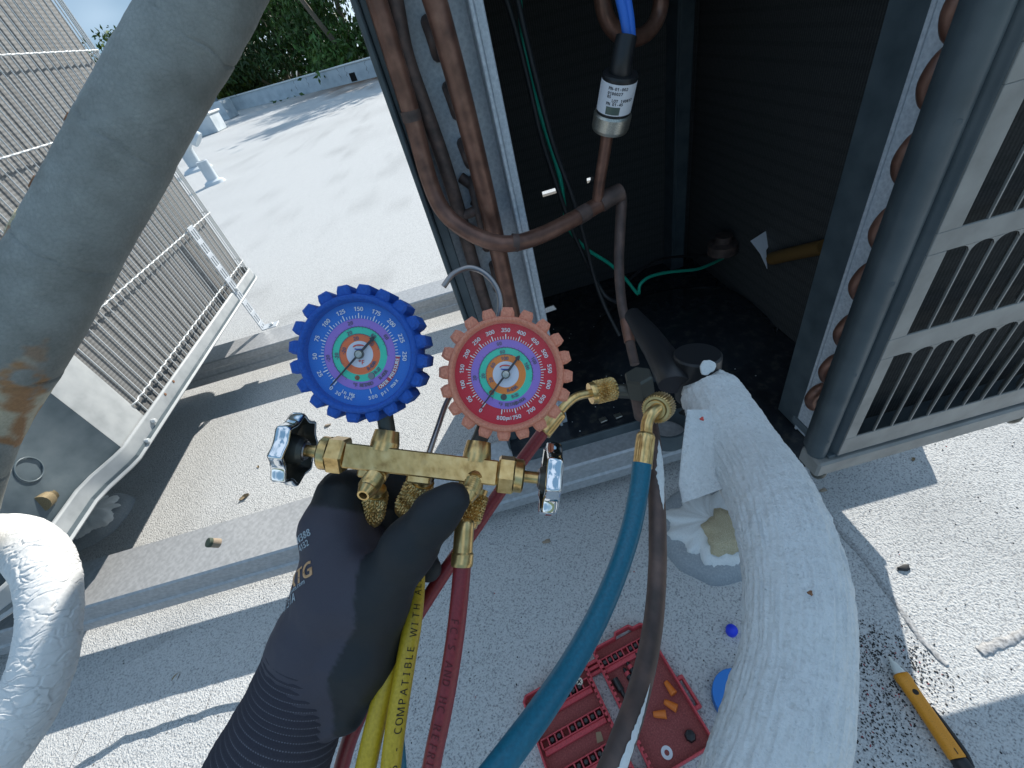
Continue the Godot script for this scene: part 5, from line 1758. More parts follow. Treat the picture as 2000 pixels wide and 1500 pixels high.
	st = S()
	tube(st, pr[0], pr[1], 20, 9)
	part(o, "hose", st, mats.hose_yellow, sh)
	var rp: Array = pr[0].duplicate()
	rp.reverse()
	var rr: Array = pr[1].duplicate()
	rr.reverse()
	hose_text(o, sh, "496 - COMPATIBLE WITH ALL ", rp, rr, 0.026, 0.0048, 0.0046, mats.print_black, false, 0.30)
	pr = [[Vector3(-0.1262, 0.5025, -0.1676), Vector3(-0.1323, 0.5061, -0.1377), Vector3(-0.1395, 0.5035, -0.1170), Vector3(-0.1486, 0.4968, -0.0966), Vector3(-0.1558, 0.4913, -0.0800), Vector3(-0.1650, 0.4807, -0.0629), Vector3(-0.1755, 0.4673, -0.0448)], [0.0069, 0.0067, 0.0068, 0.0069, 0.0068, 0.0068, 0.0067]]
	st = S()
	tube(st, pr[0], pr[1], 20, 9)
	part(o, "hose", st, mats.hose_yellow, sh)

# ------------------------------------------------------------------ gauge manifold
func manifold():
	var bc := Vector3(-0.0798, 0.5977, -0.2035)
	var o := thing("gauge_manifold", "brass two-gauge manifold with blue and red gauges held in the glove", "gauge set", "", bc)
	var sh := Transform3D(Basis(), -bc)
	var eye := Vector3(0, 0.82, 0)
	var mf := frame(bc, Vector3(-0.0306, 0.5813, -0.1902) - Vector3(-0.1301, 0.6140, -0.2168), eye - bc)
	var st := S()
	box(st, mf, Vector3(0.107, 0.0172, 0.0172), 0.0009)
	var bar := part(o, "manifold_bar", st, mats.brass, sh)
	# gauge bosses on top, port bosses below
	for x in [-0.0285, 0.0375]:
		st = S()
		turned(st, [Vector2(0.0102, -0.002), Vector2(0.0100, 0.004), Vector2(0.0086, 0.0125), Vector2(0.0, 0.0125)], 30, shift(mf, x, 0.0080, 0))
		part(o, "gauge_boss", st, mats.brass, sh)
	for x in [-0.034, 0.0, 0.036]:
		st = S()
		box(st, shift(mf, x, -0.0105, 0.0), Vector3(0.0165, 0.006, 0.0145), 0.0012)
		part(o, "port_boss", st, mats.brass, sh)
	# end nuts, stems, hand wheels
	for s in [-1.0, 1.0]:
		st = S()
		var ax := along(mf * Vector3(s * 0.0535, 0, 0), mf.basis.x * s, mf.basis.y + mf.basis.z * 0.25)
		lathe(st, [Vector2(0.0, 0.0), Vector2(0.0120, 0.0), Vector2(0.0135, 0.0014), Vector2(0.0135, 0.0108), Vector2(0.0122, 0.0122), Vector2(0.0, 0.0122)], 6, ax, true)
		turned(st, [Vector2(0.0118, 0.0118), Vector2(0.0118, 0.0172), Vector2(0.0106, 0.0184), Vector2(0.0, 0.0184)], 30, ax)
		part(o, "packing_nut", st, mats.brass, sh)
		st = S()
		turned(st, [Vector2(0.0042, 0.0), Vector2(0.0042, 0.0345)], 20, ax)
		part(o, "valve_stem", st, mats.brass, sh)
		hand_wheel(o, sh, shift(ax, 0, 0.0325, 0))
	# flare ports turned towards the viewer, knurled nuts behind
	flare(o, sh, Vector3(-0.1111, 0.6026, -0.2021), Vector3(-0.1161, 0.6091, -0.1812), 0.0069)
	flare(o, sh, Vector3(-0.0459, 0.5861, -0.1888), Vector3(-0.0535, 0.5882, -0.1695), 0.0064)
	var nuts := [[Vector3(-0.1243, 0.5767, -0.2087), Vector3(-0.1361, 0.5567, -0.2033), 0.0098], [Vector3(-0.0839, 0.5878, -0.1990), Vector3(-0.1054, 0.5615, -0.1986), 0.0100], [Vector3(-0.0508, 0.5619, -0.1931), Vector3(-0.0619, 0.5536, -0.1780), 0.0090]]
	for q in nuts:
		st = S()
		knurl(st, q[2], (q[1] - q[0]).length(), along(q[0], q[1] - q[0]))
		turned(st, [Vector2(q[2] * 0.80, -0.004), Vector2(q[2] * 0.80, 0.001)], 24, along(q[0], q[1] - q[0]))
		var e: float = (q[1] - q[0]).length()
		turned(st, [Vector2(q[2] * 0.86, e - 0.001), Vector2(q[2] * 0.86, e + 0.003), Vector2(q[2] * 0.6, e + 0.005), Vector2(0.0, e + 0.005)], 24, along(q[0], q[1] - q[0]))
		part(o, "knurled_nut", st, mats.brass, sh)
	# steel hanging hook behind the red gauge
	st = S()
	tube(st, [Vector3(-0.0330, 0.6745, -0.3027), Vector3(-0.0228, 0.6799, -0.3075), Vector3(-0.0094, 0.6806, -0.3083), Vector3(0.0012, 0.6741, -0.3029), Vector3(0.0062, 0.6632, -0.2950), Vector3(0.0044, 0.6526, -0.2871), Vector3(-0.0052, 0.6390, -0.2794), Vector3(-0.0277, 0.6237, -0.2660), Vector3(-0.0520, 0.6122, -0.2492), Vector3(-0.0658, 0.6019, -0.2310), Vector3(-0.0760, 0.5937, -0.2160)], 0.0022, 12, 8)
	part(o, "hanging_hook", st, mats.steel, sh)
	gauge(o, sh, Vector3(-0.0920, 0.6769, -0.2382), mf * Vector3(-0.0285, 0.0205, 0), true)
	gauge(o, sh, Vector3(-0.0052, 0.6405, -0.2214), mf * Vector3(0.0375, 0.0205, 0), false)

func flare(o: Node3D, sh: Transform3D, a: Vector3, b: Vector3, r: float):
	var L := a.distance_to(b)
	var st := S()
	var prof := [Vector2(0.0, -0.004), Vector2(r * 1.12, -0.004), Vector2(r * 1.12, L * 0.12), Vector2(r * 0.92, L * 0.14)]
	for i in 6:
		prof.append(Vector2(r * 0.90, L * (0.17 + i * 0.085)))
		prof.append(Vector2(r * 1.02, L * (0.21 + i * 0.085)))
	prof.append_array([Vector2(r * 0.88, L * 0.72), Vector2(r * 0.86, L * 0.76), Vector2(r * 0.58, L), Vector2(r * 0.40, L), Vector2(r * 0.36, L * 0.72)])
	turned(st, prof, 32, along(a, b - a))
	var m := part(o, "flare_port", st, mats.brass, sh)
	st = S()
	turned(st, [Vector2(r * 0.37, L * 0.70), Vector2(0.0, L * 0.70)], 20, along(a, b - a))
	part(m, "bore", st, mats.hole)

func hand_wheel(o: Node3D, sh: Transform3D, xf: Transform3D):
	# y runs outward along the stem; scalloped dish, open towards the bar
	var st := S()
	var n := 128
	var R := 0.0262
	var rad := func(a: float) -> float: return R * (1.0 - 0.15 * pow(absf(sin(a * 4.0)), 1.1))
	var ring := func(k: float, y: float) -> Array:
		var out := []
		for i in n + 1:
			var a: float = TAU * (i % n) / n
			var r: float = rad.call(a) * k if k < 2.0 else k
			out.append(xf * Vector3(cos(a) * r, y, -sin(a) * r))
		return out
	var steps := [[0.90, 0.0], [0.96, -0.0006], [1.0, 0.0008], [1.01, 0.004], [1.0, 0.0082], [0.95, 0.0100], [0.80, 0.0112], [0.4, 0.0118], [0.0, 0.012]]
	var rings := []
	for s in steps: rings.append(ring.call(s[0], s[1]))
	for i in rings.size() - 1:
		for k in n:
			quad(st, rings[i][k], rings[i][k + 1], rings[i + 1][k + 1], rings[i + 1][k])
	var w := part(o, "hand_wheel", st, mats.chrome, sh)
	st = S()
	var ins := []
	for s in [[0.90, 0.0], [0.88, 0.006], [0.80, 0.0085], [0.0, 0.009]]: ins.append(ring.call(s[0], s[1]))
	for i in ins.size() - 1:
		for k in n:
			quad(st, ins[i][k + 1], ins[i][k], ins[i + 1][k], ins[i + 1][k + 1])
	part(w, "wheel_inside", st, mats.dark_steel)  # dark reflection inside the chrome dish, put in as a darker metal
	st = S()
	turned(st, [Vector2(0.0, -0.003), Vector2(0.0075, -0.003), Vector2(0.0092, 0.0), Vector2(0.0105, 0.006), Vector2(0.0105, 0.0088)], 28, xf)
	part(w, "wheel_hub", st, mats.dark_steel)
	st = S()
	turned(st, [Vector2(0.0, -0.0042), Vector2(0.0062, -0.0042), Vector2(0.0068, -0.0034), Vector2(0.0068, -0.0028)], 24, xf)
	part(w, "washer", st, mats.steel)

func gauge(o: Node3D, sh: Transform3D, c: Vector3, base: Vector3, blue: bool):
	var eye := Vector3(0, 0.82, 0)
	var cam_x := Basis(Vector3(0.9601, -0.2192, 0.1739), Vector3(0.2796, 0.7279, -0.6260), Vector3(0.0106, 0.6497, 0.7601)).x
	var g := frame(c, cam_x, eye - c)
	var ax := Transform3D(Basis(g.basis.x, g.basis.z, -g.basis.y), c)   # lathe axis along the dial's face direction
	var R := 0.0443
	var D := 0.0335 if blue else 0.0341
	var st := S()
	var prof := [Vector2(0.0, -0.027), Vector2(0.033, -0.027), Vector2(0.0375, -0.023), Vector2(0.0388, -0.012), Vector2(0.0388, 0.002), Vector2(0.0376, 0.0062), Vector2(0.0362, 0.0074), Vector2(D + 0.0012, 0.0066), Vector2(D + 0.0002, 0.0040), Vector2(D, -0.0006)]
	lathe(st, prof, 80, ax)
	# rubber lugs round the boot
	for k in 20:
		var a := TAU * (k + (0.35 if blue else 0.1)) / 20.0
		var xf := g * Transform3D(Basis(Vector3(0, 0, 1), -a), Vector3.ZERO)
		var pl := PackedVector2Array([Vector2(-0.0047, 0.0365), Vector2(0.0047, 0.0365), Vector2(0.0044, 0.0412), Vector2(0.0031, R), Vector2(-0.0031, R), Vector2(-0.0044, 0.0412)])
		plate(st, pl, 0.0235, shift(xf, 0, 0, -0.0185), 0.0016)
	var boot := part(o, "gauge", st, mats.boot_blue if blue else mats.boot_red, sh)
	boot.set_meta("label", "blue low pressure gauge" if blue else "red high pressure gauge")
	# stem down to the bar
	st = S()
	var top := c - g.basis.z * 0.012 + (base - c).normalized() * 0.036
	lathe(st, [Vector2(0.0078, 0.0), Vector2(0.0078, 0.0070), Vector2(0.0068, 0.0084)], 6, along(top, base - top), true)
	turned(st, [Vector2(0.0058, 0.0084), Vector2(0.0058, top.distance_to(base) + 0.001)], 24, along(top, base - top))
	part(o, "gauge_stem", st, mats.dark_steel, sh)
	# dial
	st = S()
	turned(st, [Vector2(D + 0.0004, 0.0), Vector2(0.0, 0.0)], 72, ax)
	part(boot, "dial_face", st, mats.dial_blue if blue else mats.dial_red)
	var bands := [["purple_band", 0.685, 0.529, mats.purple], ["teal_band", 0.529, 0.394, mats.teal], ["orange_band", 0.394, 0.257, mats.orange if blue else mats.orange_warm]]
	for b in bands:
		st = S()
		ring_sector(st, D * b[2], D * b[1], 0, 360, 0.0003, g, 72)
		part(boot, b[0], st, b[3])
	st = S()
	turned(st, [Vector2(D * 0.257, 0.0003), Vector2(0.0, 0.0003)], 40, ax)
	part(boot, "dial_centre", st, mats.dial_white)
	if blue:
		st = S()
		ring_sector(st, D * 0.695, D * 0.775, 93, 152, 0.0004, g, 24)
		part(boot, "over_pressure_band", st, mats.over_red)
	# white scale
	st = S()
	var per := 0.926 if blue else 0.414
	var zero := -139.0 if blue else -145.0
	var top_v := 250 if blue else 800
	var step := 5 if blue else 10
	var big := 25 if blue else 50
	for v in range(0, top_v + 1, step):
		var a := deg_to_rad(zero + v * per)
		var long := v % big == 0
		var r0 := D * 0.690
		var r1 := D * (0.790 if long else 0.745)
		var w := 0.00034 if long else 0.00022
		var dir := Vector3(sin(a), cos(a), 0)
		var sd := Vector3(cos(a), -sin(a), 0)
		var z := Vector3(0, 0, 0.0006)
		quad_out(st, g * (dir * r0 - sd * w + z), g * (dir * r0 + sd * w + z), g * (dir * r1 + sd * w + z), g * (dir * r1 - sd * w + z), g.basis.z)
		if long:
			var s := str(v)
			var hgt := 0.0027
			var turn := rad_to_deg(a)
			var rot := Basis(Vector3(0, 0, 1), -a + (PI if absf(turn) > 108.0 else 0.0))
			lettering(st, s, hgt, g * Transform3D(rot, dir * D * 0.865 + z))
	if blue:
		arc_letters(st, "500 psi max", 0.0017, D * 0.865, 168, -4.2, g * Transform3D(Basis(), Vector3(0, 0, 0.0006)), true)
		arc_letters(st, "OVER PRESSURE", 0.0019, D * 0.735, 148, -4.2, g * Transform3D(Basis(), Vector3(0, 0, 0.0006)), true)
		arc_letters(st, "in Hg", 0.0017, D * 0.80, 206, -4.0, g * Transform3D(Basis(), Vector3(0, 0, 0.0006)), true)
		arc_letters(st, "30 vac", 0.0015, D * 0.875, 212, -4.0, g * Transform3D(Basis(), Vector3(0, 0, 0.0006)), true)
		ring_sector(st, D * 0.69, D * 0.79, 164.2, 165.4, 0.0006, g, 2)
	else:
		arc_letters(st, "psi", 0.0014, D * 0.865, 178.6, -2.6, g * Transform3D(Basis(), Vector3(0, 0, 0.0006)), true)
	part(boot, "scale_printing", st, mats.print_white)
	# fine dark temperature scales on the coloured bands
	st = S()
	var lo := [-150.0, -140.0, -120.0] if blue else [-152.0, -150.0, -148.0]
	var hi := [92.0, 68.0, 75.0] if blue else [100.0, 105.0, 20.0]
	for b in 3:
		var ro: float = [0.529, 0.394, 0.394][b]
		var edge: float = [0.529, 0.529, 0.394][b]
		ring_sector(st, D * (edge - 0.006), D * (edge + 0.004), lo[b], hi[b], 0.0006, g, 60)
		var sgn := -1.0 if b == 2 else (1.0 if b == 0 else -1.0)
		var cnt := 30
		for i in cnt + 1:
			var t := float(i) / cnt
			var a := deg_to_rad(lerp(float(lo[b]), float(hi[b]), pow(t, 0.85)))
			var long := i % 5 == 0
			var r0 := D * edge
			var r1 := D * (edge + sgn * (0.045 if long else 0.024))
			var dir := Vector3(sin(a), cos(a), 0)
			var sd := Vector3(cos(a), -sin(a), 0)
			var z := Vector3(0, 0, 0.0006)
			quad_out(st, g * (dir * r0 - sd * 0.00009 + z), g * (dir * r0 + sd * 0.00009 + z), g * (dir * r1 + sd * 0.00009 + z), g * (dir * r1 - sd * 0.00009 + z), g.basis.z)
			if i % 10 == 5:
				var val := str(-40 + i * 4) if blue else str(i * 4)
				lettering(st, val, 0.0010, g * Transform3D(Basis(Vector3(0, 0, 1), -a), dir * D * (edge + sgn * 0.085) + z))
	for q in ([["R-404A", 0.32, 150.0], ["R-22", 0.46, 140.0], ["R-410A", 0.60, 140.0]] if blue else [["R-404A", 0.32, 172.0], ["R-22", 0.46, 163.0], ["R-410A", 0.60, 160.0]]):
		arc_letters(st, q[0], 0.0014, D * q[1], q[2], -4.0 / q[1] * 0.5, g * Transform3D(Basis(), Vector3(0, 0, 0.0006)), true)
	arc_letters(st, "°F RETARD", 0.0013, D * 0.60, 192.0, -4.2, g * Transform3D(Basis(), Vector3(0, 0, 0.0006)), true)
	part(boot, "temperature_printing", st, mats.print_dim)
	# small two-colour oval emblem and the unit sign
	st = S()
	for k in 2:
		var pl := PackedVector2Array()
		for i in 9:
			var a := deg_to_rad(180.0 - i * 22.5 * 0.8 if k == 0 else 0.0 - i * 22.5 * 0.8)
			pl.append(Vector2(cos(a) * 0.0042, sin(a) * 0.0019))
		for i in range(8, -1, -1):
			var a := deg_to_rad(180.0 - i * 22.5 * 0.8 if k == 0 else 0.0 - i * 22.5 * 0.8)
			pl.append(Vector2(cos(a) * 0.0032, sin(a) * 0.0011))
		st = S()
		plate(st, pl, 0.0002, shift(g, -0.0002, D * 0.135, 0.0004))
		part(boot, "emblem_red" if k == 0 else "emblem_blue", st, mats.logo_red if k == 0 else mats.logo_blue)
	if blue:
		st = S()
		lettering(st, "°F", 0.0028, shift(g, 0.001, -D * 0.155, 0.0005))
		part(boot, "unit_printing", st, mats.logo_red)
	# screws seen through holes in the dial
	for q in ([[-0.002, -0.0152, 0.0016, "rust"], [0.0072, -0.0140, 0.0023, "steel"]] if blue else [[-0.0014, -0.0152, 0.0021, "dark_steel"], [-0.0095, -0.0122, 0.0018, "rust"]]):
		st = S()
		turned(st, [Vector2(q[2], 0.0004), Vector2(q[2] * 0.9, 0.0008), Vector2(0.0, 0.0008)], 16, Transform3D(ax.basis, g * Vector3(q[0], q[1], 0)))
		part(boot, "dial_screw", st, mats[q[3]])
	# needle: long thin pointer to zero, arrow-shaped tail
	var an := deg_to_rad(zero + 1.5)
	var nx := g * Transform3D(Basis(Vector3(0, 0, 1), -an), Vector3(0, 0, 0.0022))
	st = S()
	plate(st, PackedVector2Array([Vector2(-0.00075, 0.0), Vector2(0.00075, 0.0), Vector2(0.00036, D * 0.83), Vector2(-0.00036, D * 0.83)]), 0.0003, nx)
	plate(st, PackedVector2Array([Vector2(0.0008, 0.0), Vector2(-0.0008, 0.0), Vector2(-0.00075, -D * 0.36), Vector2(-0.0017, -D * 0.36), Vector2(-0.0009, -D * 0.43), Vector2(0.0, -D * 0.46), Vector2(0.0009, -D * 0.43), Vector2(0.0017, -D * 0.36), Vector2(0.00075, -D * 0.36)]), 0.0003, nx)
	part(boot, "needle", st, mats.needle)
	st = S()
	turned(st, [Vector2(0.0029, 0.0005), Vector2(0.0029, 0.0027), Vector2(0.0023, 0.0029), Vector2(0.0023, 0.0027), Vector2(0.0, 0.0027)], 28, ax)
	part(boot, "needle_hub_rim", st, mats.dark_steel)
	st = S()
	turned(st, [Vector2(0.0022, 0.0030), Vector2(0.0010, 0.0032), Vector2(0.0, 0.0032)], 24, ax)
	part(boot, "needle_hub", st, mats.nickel)
	# clear lens
	st = S()
	turned(st, [Vector2(D + 0.0006, 0.0050), Vector2(0.0, 0.0056)], 72, ax)
	part(boot, "lens", st, mats.lens)

# ------------------------------------------------------------------ the gloved hand
var bones := []
var skin := FastNoiseLite.new()

func smin(a: float, b: float, k: float) -> float:
	var h := maxf(k - absf(a - b), 0.0) / k
	return minf(a, b) - h * h * k * 0.25

func capsule(p: Vector3, q: Array) -> float:
	var a: Vector3 = q[0]
	var ba: Vector3 = q[4]
	var t := clampf((p - a).dot(ba) * q[5], 0.0, 1.0)
	return p.distance_to(a + ba * t) - lerpf(q[2], q[3], t)

func field(p: Vector3) -> float:
	# each digit is joined within itself first, then to the palm, so neighbours stay apart
	var d := 1e9
	for grp in bones:
		var e := 1e9
		for q in grp[1]:
			e = smin(e, capsule(p, q), 0.010)
		d = e if d > 1e8 else smin(d, e, grp[0])
	if absf(d) < 0.006:
		# slack fabric: broad wrinkles, finer puckers
		d += 0.0011 * skin.get_noise_3d(p.x * 0.55, p.y, p.z) + 0.0005 * skin.get_noise_3d(p.x * 3.2, p.y * 3.2, p.z * 3.2)
	return d

func coated(p: Vector3) -> float:
	# negative where the smooth dipped coating covers the knit
	var c := 1e9
	var k := 1e9
	for grp in bones:
		for q in grp[1]:
			var e: float = capsule(p, q) - float(q[6])
			if q[7]: c = minf(c, e)
			else: k = minf(k, e)
	return c - k

func bone(a: Vector3, ra: float, b: Vector3, rb: float, coat: bool, bias := 0.0) -> Array:
	var ba := b - a
	return [a, b, ra, rb, ba, 1.0 / maxf(ba.dot(ba), 1e-9), bias, coat]

func hand():
	var o := thing("person", "left hand and forearm in a black coated knit glove holding the manifold", "person", "", Vector3(-0.1766, 0.5273, -0.1421))
	var sh := Transform3D(Basis(), -o.position)
	bones = [
		[0.016, [   # wrist, back of the hand, heel of the palm
			bone(Vector3(-0.2098, 0.4948, -0.1138), 0.0343, Vector3(-0.1879, 0.5182, -0.1394), 0.0300, false, 0.006),
			bone(Vector3(-0.1879, 0.5182, -0.1394), 0.0300, Vector3(-0.1616, 0.5385, -0.1624), 0.0323, false, 0.006),
			bone(Vector3(-0.1616, 0.5385, -0.1624), 0.0323, Vector3(-0.1596, 0.5682, -0.1930), 0.0203, false, 0.004),
			bone(Vector3(-0.1587, 0.5306, -0.1649), 0.0319, Vector3(-0.1510, 0.5387, -0.1850), 0.0219, false, 0.002),
			bone(Vector3(-0.1377, 0.5349, -0.1464), 0.0215, Vector3(-0.1598, 0.5115, -0.1261), 0.0259, true),
			bone(Vector3(-0.1598, 0.5115, -0.1261), 0.0259, Vector3(-0.1763, 0.4930, -0.1022), 0.0148, true)]],
		[0.014, [   # thumb
			bone(Vector3(-0.1353, 0.5407, -0.1488), 0.0214, Vector3(-0.0988, 0.5722, -0.1591), 0.0170, true),
			bone(Vector3(-0.0988, 0.5722, -0.1591), 0.0170, Vector3(-0.0745, 0.5899, -0.1654), 0.0136, true),
			bone(Vector3(-0.0745, 0.5899, -0.1654), 0.0136, Vector3(-0.0606, 0.5957, -0.1693), 0.0109, true)]],
		[0.012, [   # index finger, over and behind the bar
			bone(Vector3(-0.1596, 0.5682, -0.1930), 0.0203, Vector3(-0.1507, 0.5775, -0.2142), 0.0167, true, 0.002),
			bone(Vector3(-0.1507, 0.5775, -0.2142), 0.0167, Vector3(-0.1327, 0.5595, -0.2294), 0.0145, true),
			bone(Vector3(-0.1327, 0.5595, -0.2294), 0.0145, Vector3(-0.1095, 0.5466, -0.2279), 0.0123, true)]],
		[0.010, [   # middle finger, behind the port fittings
			bone(Vector3(-0.1575, 0.5416, -0.2006), 0.0202, Vector3(-0.1399, 0.5330, -0.2290), 0.0166, true),
			bone(Vector3(-0.1399, 0.5330, -0.2290), 0.0166, Vector3(-0.1191, 0.5221, -0.2239), 0.0141, true),
			bone(Vector3(-0.1191, 0.5221, -0.2239), 0.0141, Vector3(-0.1050, 0.5177, -0.2071), 0.0115, true)]],
		[0.008, [   # ring finger, tip curling out past the thumb
			bone(Vector3(-0.1632, 0.5138, -0.1899), 0.0200, Vector3(-0.1449, 0.4916, -0.2067), 0.0157, true),
			bone(Vector3(-0.1449, 0.4916, -0.2067), 0.0157, Vector3(-0.1224, 0.4871, -0.1952), 0.0128, true),
			bone(Vector3(-0.1224, 0.4871, -0.1952), 0.0128, Vector3(-0.1113, 0.4983, -0.1813), 0.0101, true)]],
		[0.008, [   # little finger
			bone(Vector3(-0.1722, 0.4961, -0.1746), 0.0183, Vector3(-0.1626, 0.4694, -0.1848), 0.0134, true),
			bone(Vector3(-0.1626, 0.4694, -0.1848), 0.0134, Vector3(-0.1411, 0.4704, -0.1755), 0.0109, true),
			bone(Vector3(-0.1411, 0.4704, -0.1755), 0.0109, Vector3(-0.1320, 0.4811, -0.1663), 0.0084, true)]]]
	skin.seed = 71
	skin.frequency = 38.0
	skin.fractal_octaves = 2
	var lo := Vector3(1e9, 1e9, 1e9)
	var hi := -lo
	for grp in bones:
		for q in grp[1]:
			for e in [0, 1]:
				var r: float = q[2 + e] + 0.008
				lo = lo.min(q[e] - Vector3(r, r, r))
				hi = hi.max(q[e] + Vector3(r, r, r))
	var st := nets(lo, hi, 0.0026)
	part(o, "glove", st, mats.glove, sh)
	# knitted cuff and sleeve
	st = S()
	var pr := [[Vector3(-0.1823, 0.5248, -0.1450), Vector3(-0.1950, 0.5109, -0.1317), Vector3(-0.2088, 0.4975, -0.1161), Vector3(-0.2222, 0.4870, -0.1004), Vector3(-0.2360, 0.4773, -0.0853), Vector3(-0.2511, 0.4675, -0.0662), Vector3(-0.2751, 0.4516, -0.0431), Vector3(-0.3047, 0.4302, -0.0178)], [0.0308, 0.0321, 0.0347, 0.0370, 0.0388, 0.0404, 0.0421, 0.0429]]
	var rib := func(l, a, p): return 0.0005 * sin(l * TAU / 0.0048) + 0.0006 * sin(a * 2.0 + l * 60.0) + 0.0012 * smoothstep(0.012, 0.0, l) * -1.0
	tube(st, pr[0], pr[1], 72, 34, true, rib)
	part(o, "knit_cuff", st, mats.cuff, sh)
	glove_print(o, sh)

func nets(lo: Vector3, hi: Vector3, h: float) -> SurfaceTool:
	var nx := int((hi.x - lo.x) / h) + 2
	var ny := int((hi.y - lo.y) / h) + 2
	var nz := int((hi.z - lo.z) / h) + 2
	var v := PackedFloat32Array()
	v.resize(nx * ny * nz)
	v.fill(1.0)
	var B := 5
	for bz in range(0, nz, B):
		for by in range(0, ny, B):
			for bx in range(0, nx, B):
				var c := lo + Vector3(bx + 2, by + 2, bz + 2) * h
				var d := field(c)
				var far: bool = absf(d) > h * 4.2
				for z in range(bz, mini(bz + B, nz)):
					for y in range(by, mini(by + B, ny)):
						for x in range(bx, mini(bx + B, nx)):
							v[(z * ny + y) * nx + x] = d if far else field(lo + Vector3(x, y, z) * h)
	var vid := {}
	var verts := PackedVector3Array()
	var cols := PackedColorArray()
	var off := [0, 1, nx, nx + 1, nx * ny, nx * ny + 1, nx * ny + nx, nx * ny + nx + 1]
	for z in nz - 1:
		for y in ny - 1:
			for x in nx - 1:
				var i := (z * ny + y) * nx + x
				var neg := 0
				for k in 8:
					if v[i + off[k]] < 0.0: neg += 1
				if neg == 0 or neg == 8: continue
				var s := Vector3.ZERO
				var n := 0
				for e in [[0, 1], [2, 3], [4, 5], [6, 7], [0, 2], [1, 3], [4, 6], [5, 7], [0, 4], [1, 5], [2, 6], [3, 7]]:
					var a: float = v[i + off[e[0]]]
					var b: float = v[i + off[e[1]]]
					if (a < 0.0) != (b < 0.0):
						var t := a / (a - b)
						var pa := Vector3(e[0] & 1, (e[0] >> 1) & 1, e[0] >> 2)
						var pb := Vector3(e[1] & 1, (e[1] >> 1) & 1, e[1] >> 2)
						s += pa.lerp(pb, t)
						n += 1
				var p := lo + (Vector3(x, y, z) + s / n) * h
				vid[i] = verts.size()
				verts.append(p)
				var f := coated(p)
				cols.append(Color(0.056, 0.054, 0.072).lerp(Color(0.015, 0.017, 0.022), smoothstep(0.0006, -0.0006, f)))
	var st := S()
	for i in verts.size():
		st.set_color(cols[i])
		st.add_vertex(verts[i])
	var steps := [1, nx, nx * ny]
	for z in range(1, nz - 1):
		for y in range(1, ny - 1):
			for x in range(1, nx - 1):
				var i := (z * ny + y) * nx + x
				for k in 3:
					var a: float = v[i]
					var b: float = v[i + steps[k]]
					if (a < 0.0) == (b < 0.0): continue
					var u: int = steps[(k + 1) % 3]
					var w: int = steps[(k + 2) % 3]
					var q := [vid[i - u - w], vid[i - w], vid[i], vid[i - u]]
					if a > 0.0: q.reverse()
					# quads run counter-clockwise from outside; Godot's fronts are clockwise
					for m in [0, 2, 1, 0, 3, 2]: st.add_index(q[m])
	return st

func on_skin(p: Vector3, d: Vector3) -> Vector3:
	for i in 24:
		var f := field(p)
		if absf(f) < 0.00005: break
		p += d * f
	return p

func glove_print(o: Node3D, sh: Transform3D):
	# maker's print on the back of the glove, wrapped on the knit
	var lines := [["ATG", Vector3(-0.1771, 0.5679, -0.1635), 0.0102, "print_orange"], ["gloves.com", Vector3(-0.1802, 0.5619, -0.1584), 0.0028, "print_grey"], ["4131A", Vector3(-0.1905, 0.5560, -0.1532), 0.0056, "print_grey"], ["EN388", Vector3(-0.1722, 0.5825, -0.1827), 0.0048, "print_grey"], ["4132", Vector3(-0.1710, 0.5777, -0.1787), 0.0040, "print_grey"]]
	var eye := Vector3(0, 0.82, 0)
	for ln in lines:
		var st := S()
		var c: Vector3 = ln[1]
		var z := (eye - c).normalized()
		z = (z + Basis(Vector3(0.9601, -0.2192, 0.1739), Vector3(0.2796, 0.7279, -0.6260), Vector3(0.0106, 0.6497, 0.7601)).x * -0.75).normalized()
		var x: Vector3 = Basis(Vector3(0.9601, -0.2192, 0.1739), Vector3(0.2796, 0.7279, -0.6260), Vector3(0.0106, 0.6497, 0.7601)) * Vector3(0.9, 0.42, 0)
		lettering(st, ln[0], ln[2], frame(c + z * 0.03, x, z))
		var arr := st.commit().surface_get_arrays(0)
		var vs: PackedVector3Array = arr[Mesh.ARRAY_VERTEX]
		var ix = arr[Mesh.ARRAY_INDEX]
		var s2 := S()
		for k in vs.size():
			s2.add_vertex(on_skin(vs[k], -z) + z * 0.0003)
		if ix != null:
			for k in ix: s2.add_index(k)
		part(o, "printing", s2, mats[ln[3]], sh)

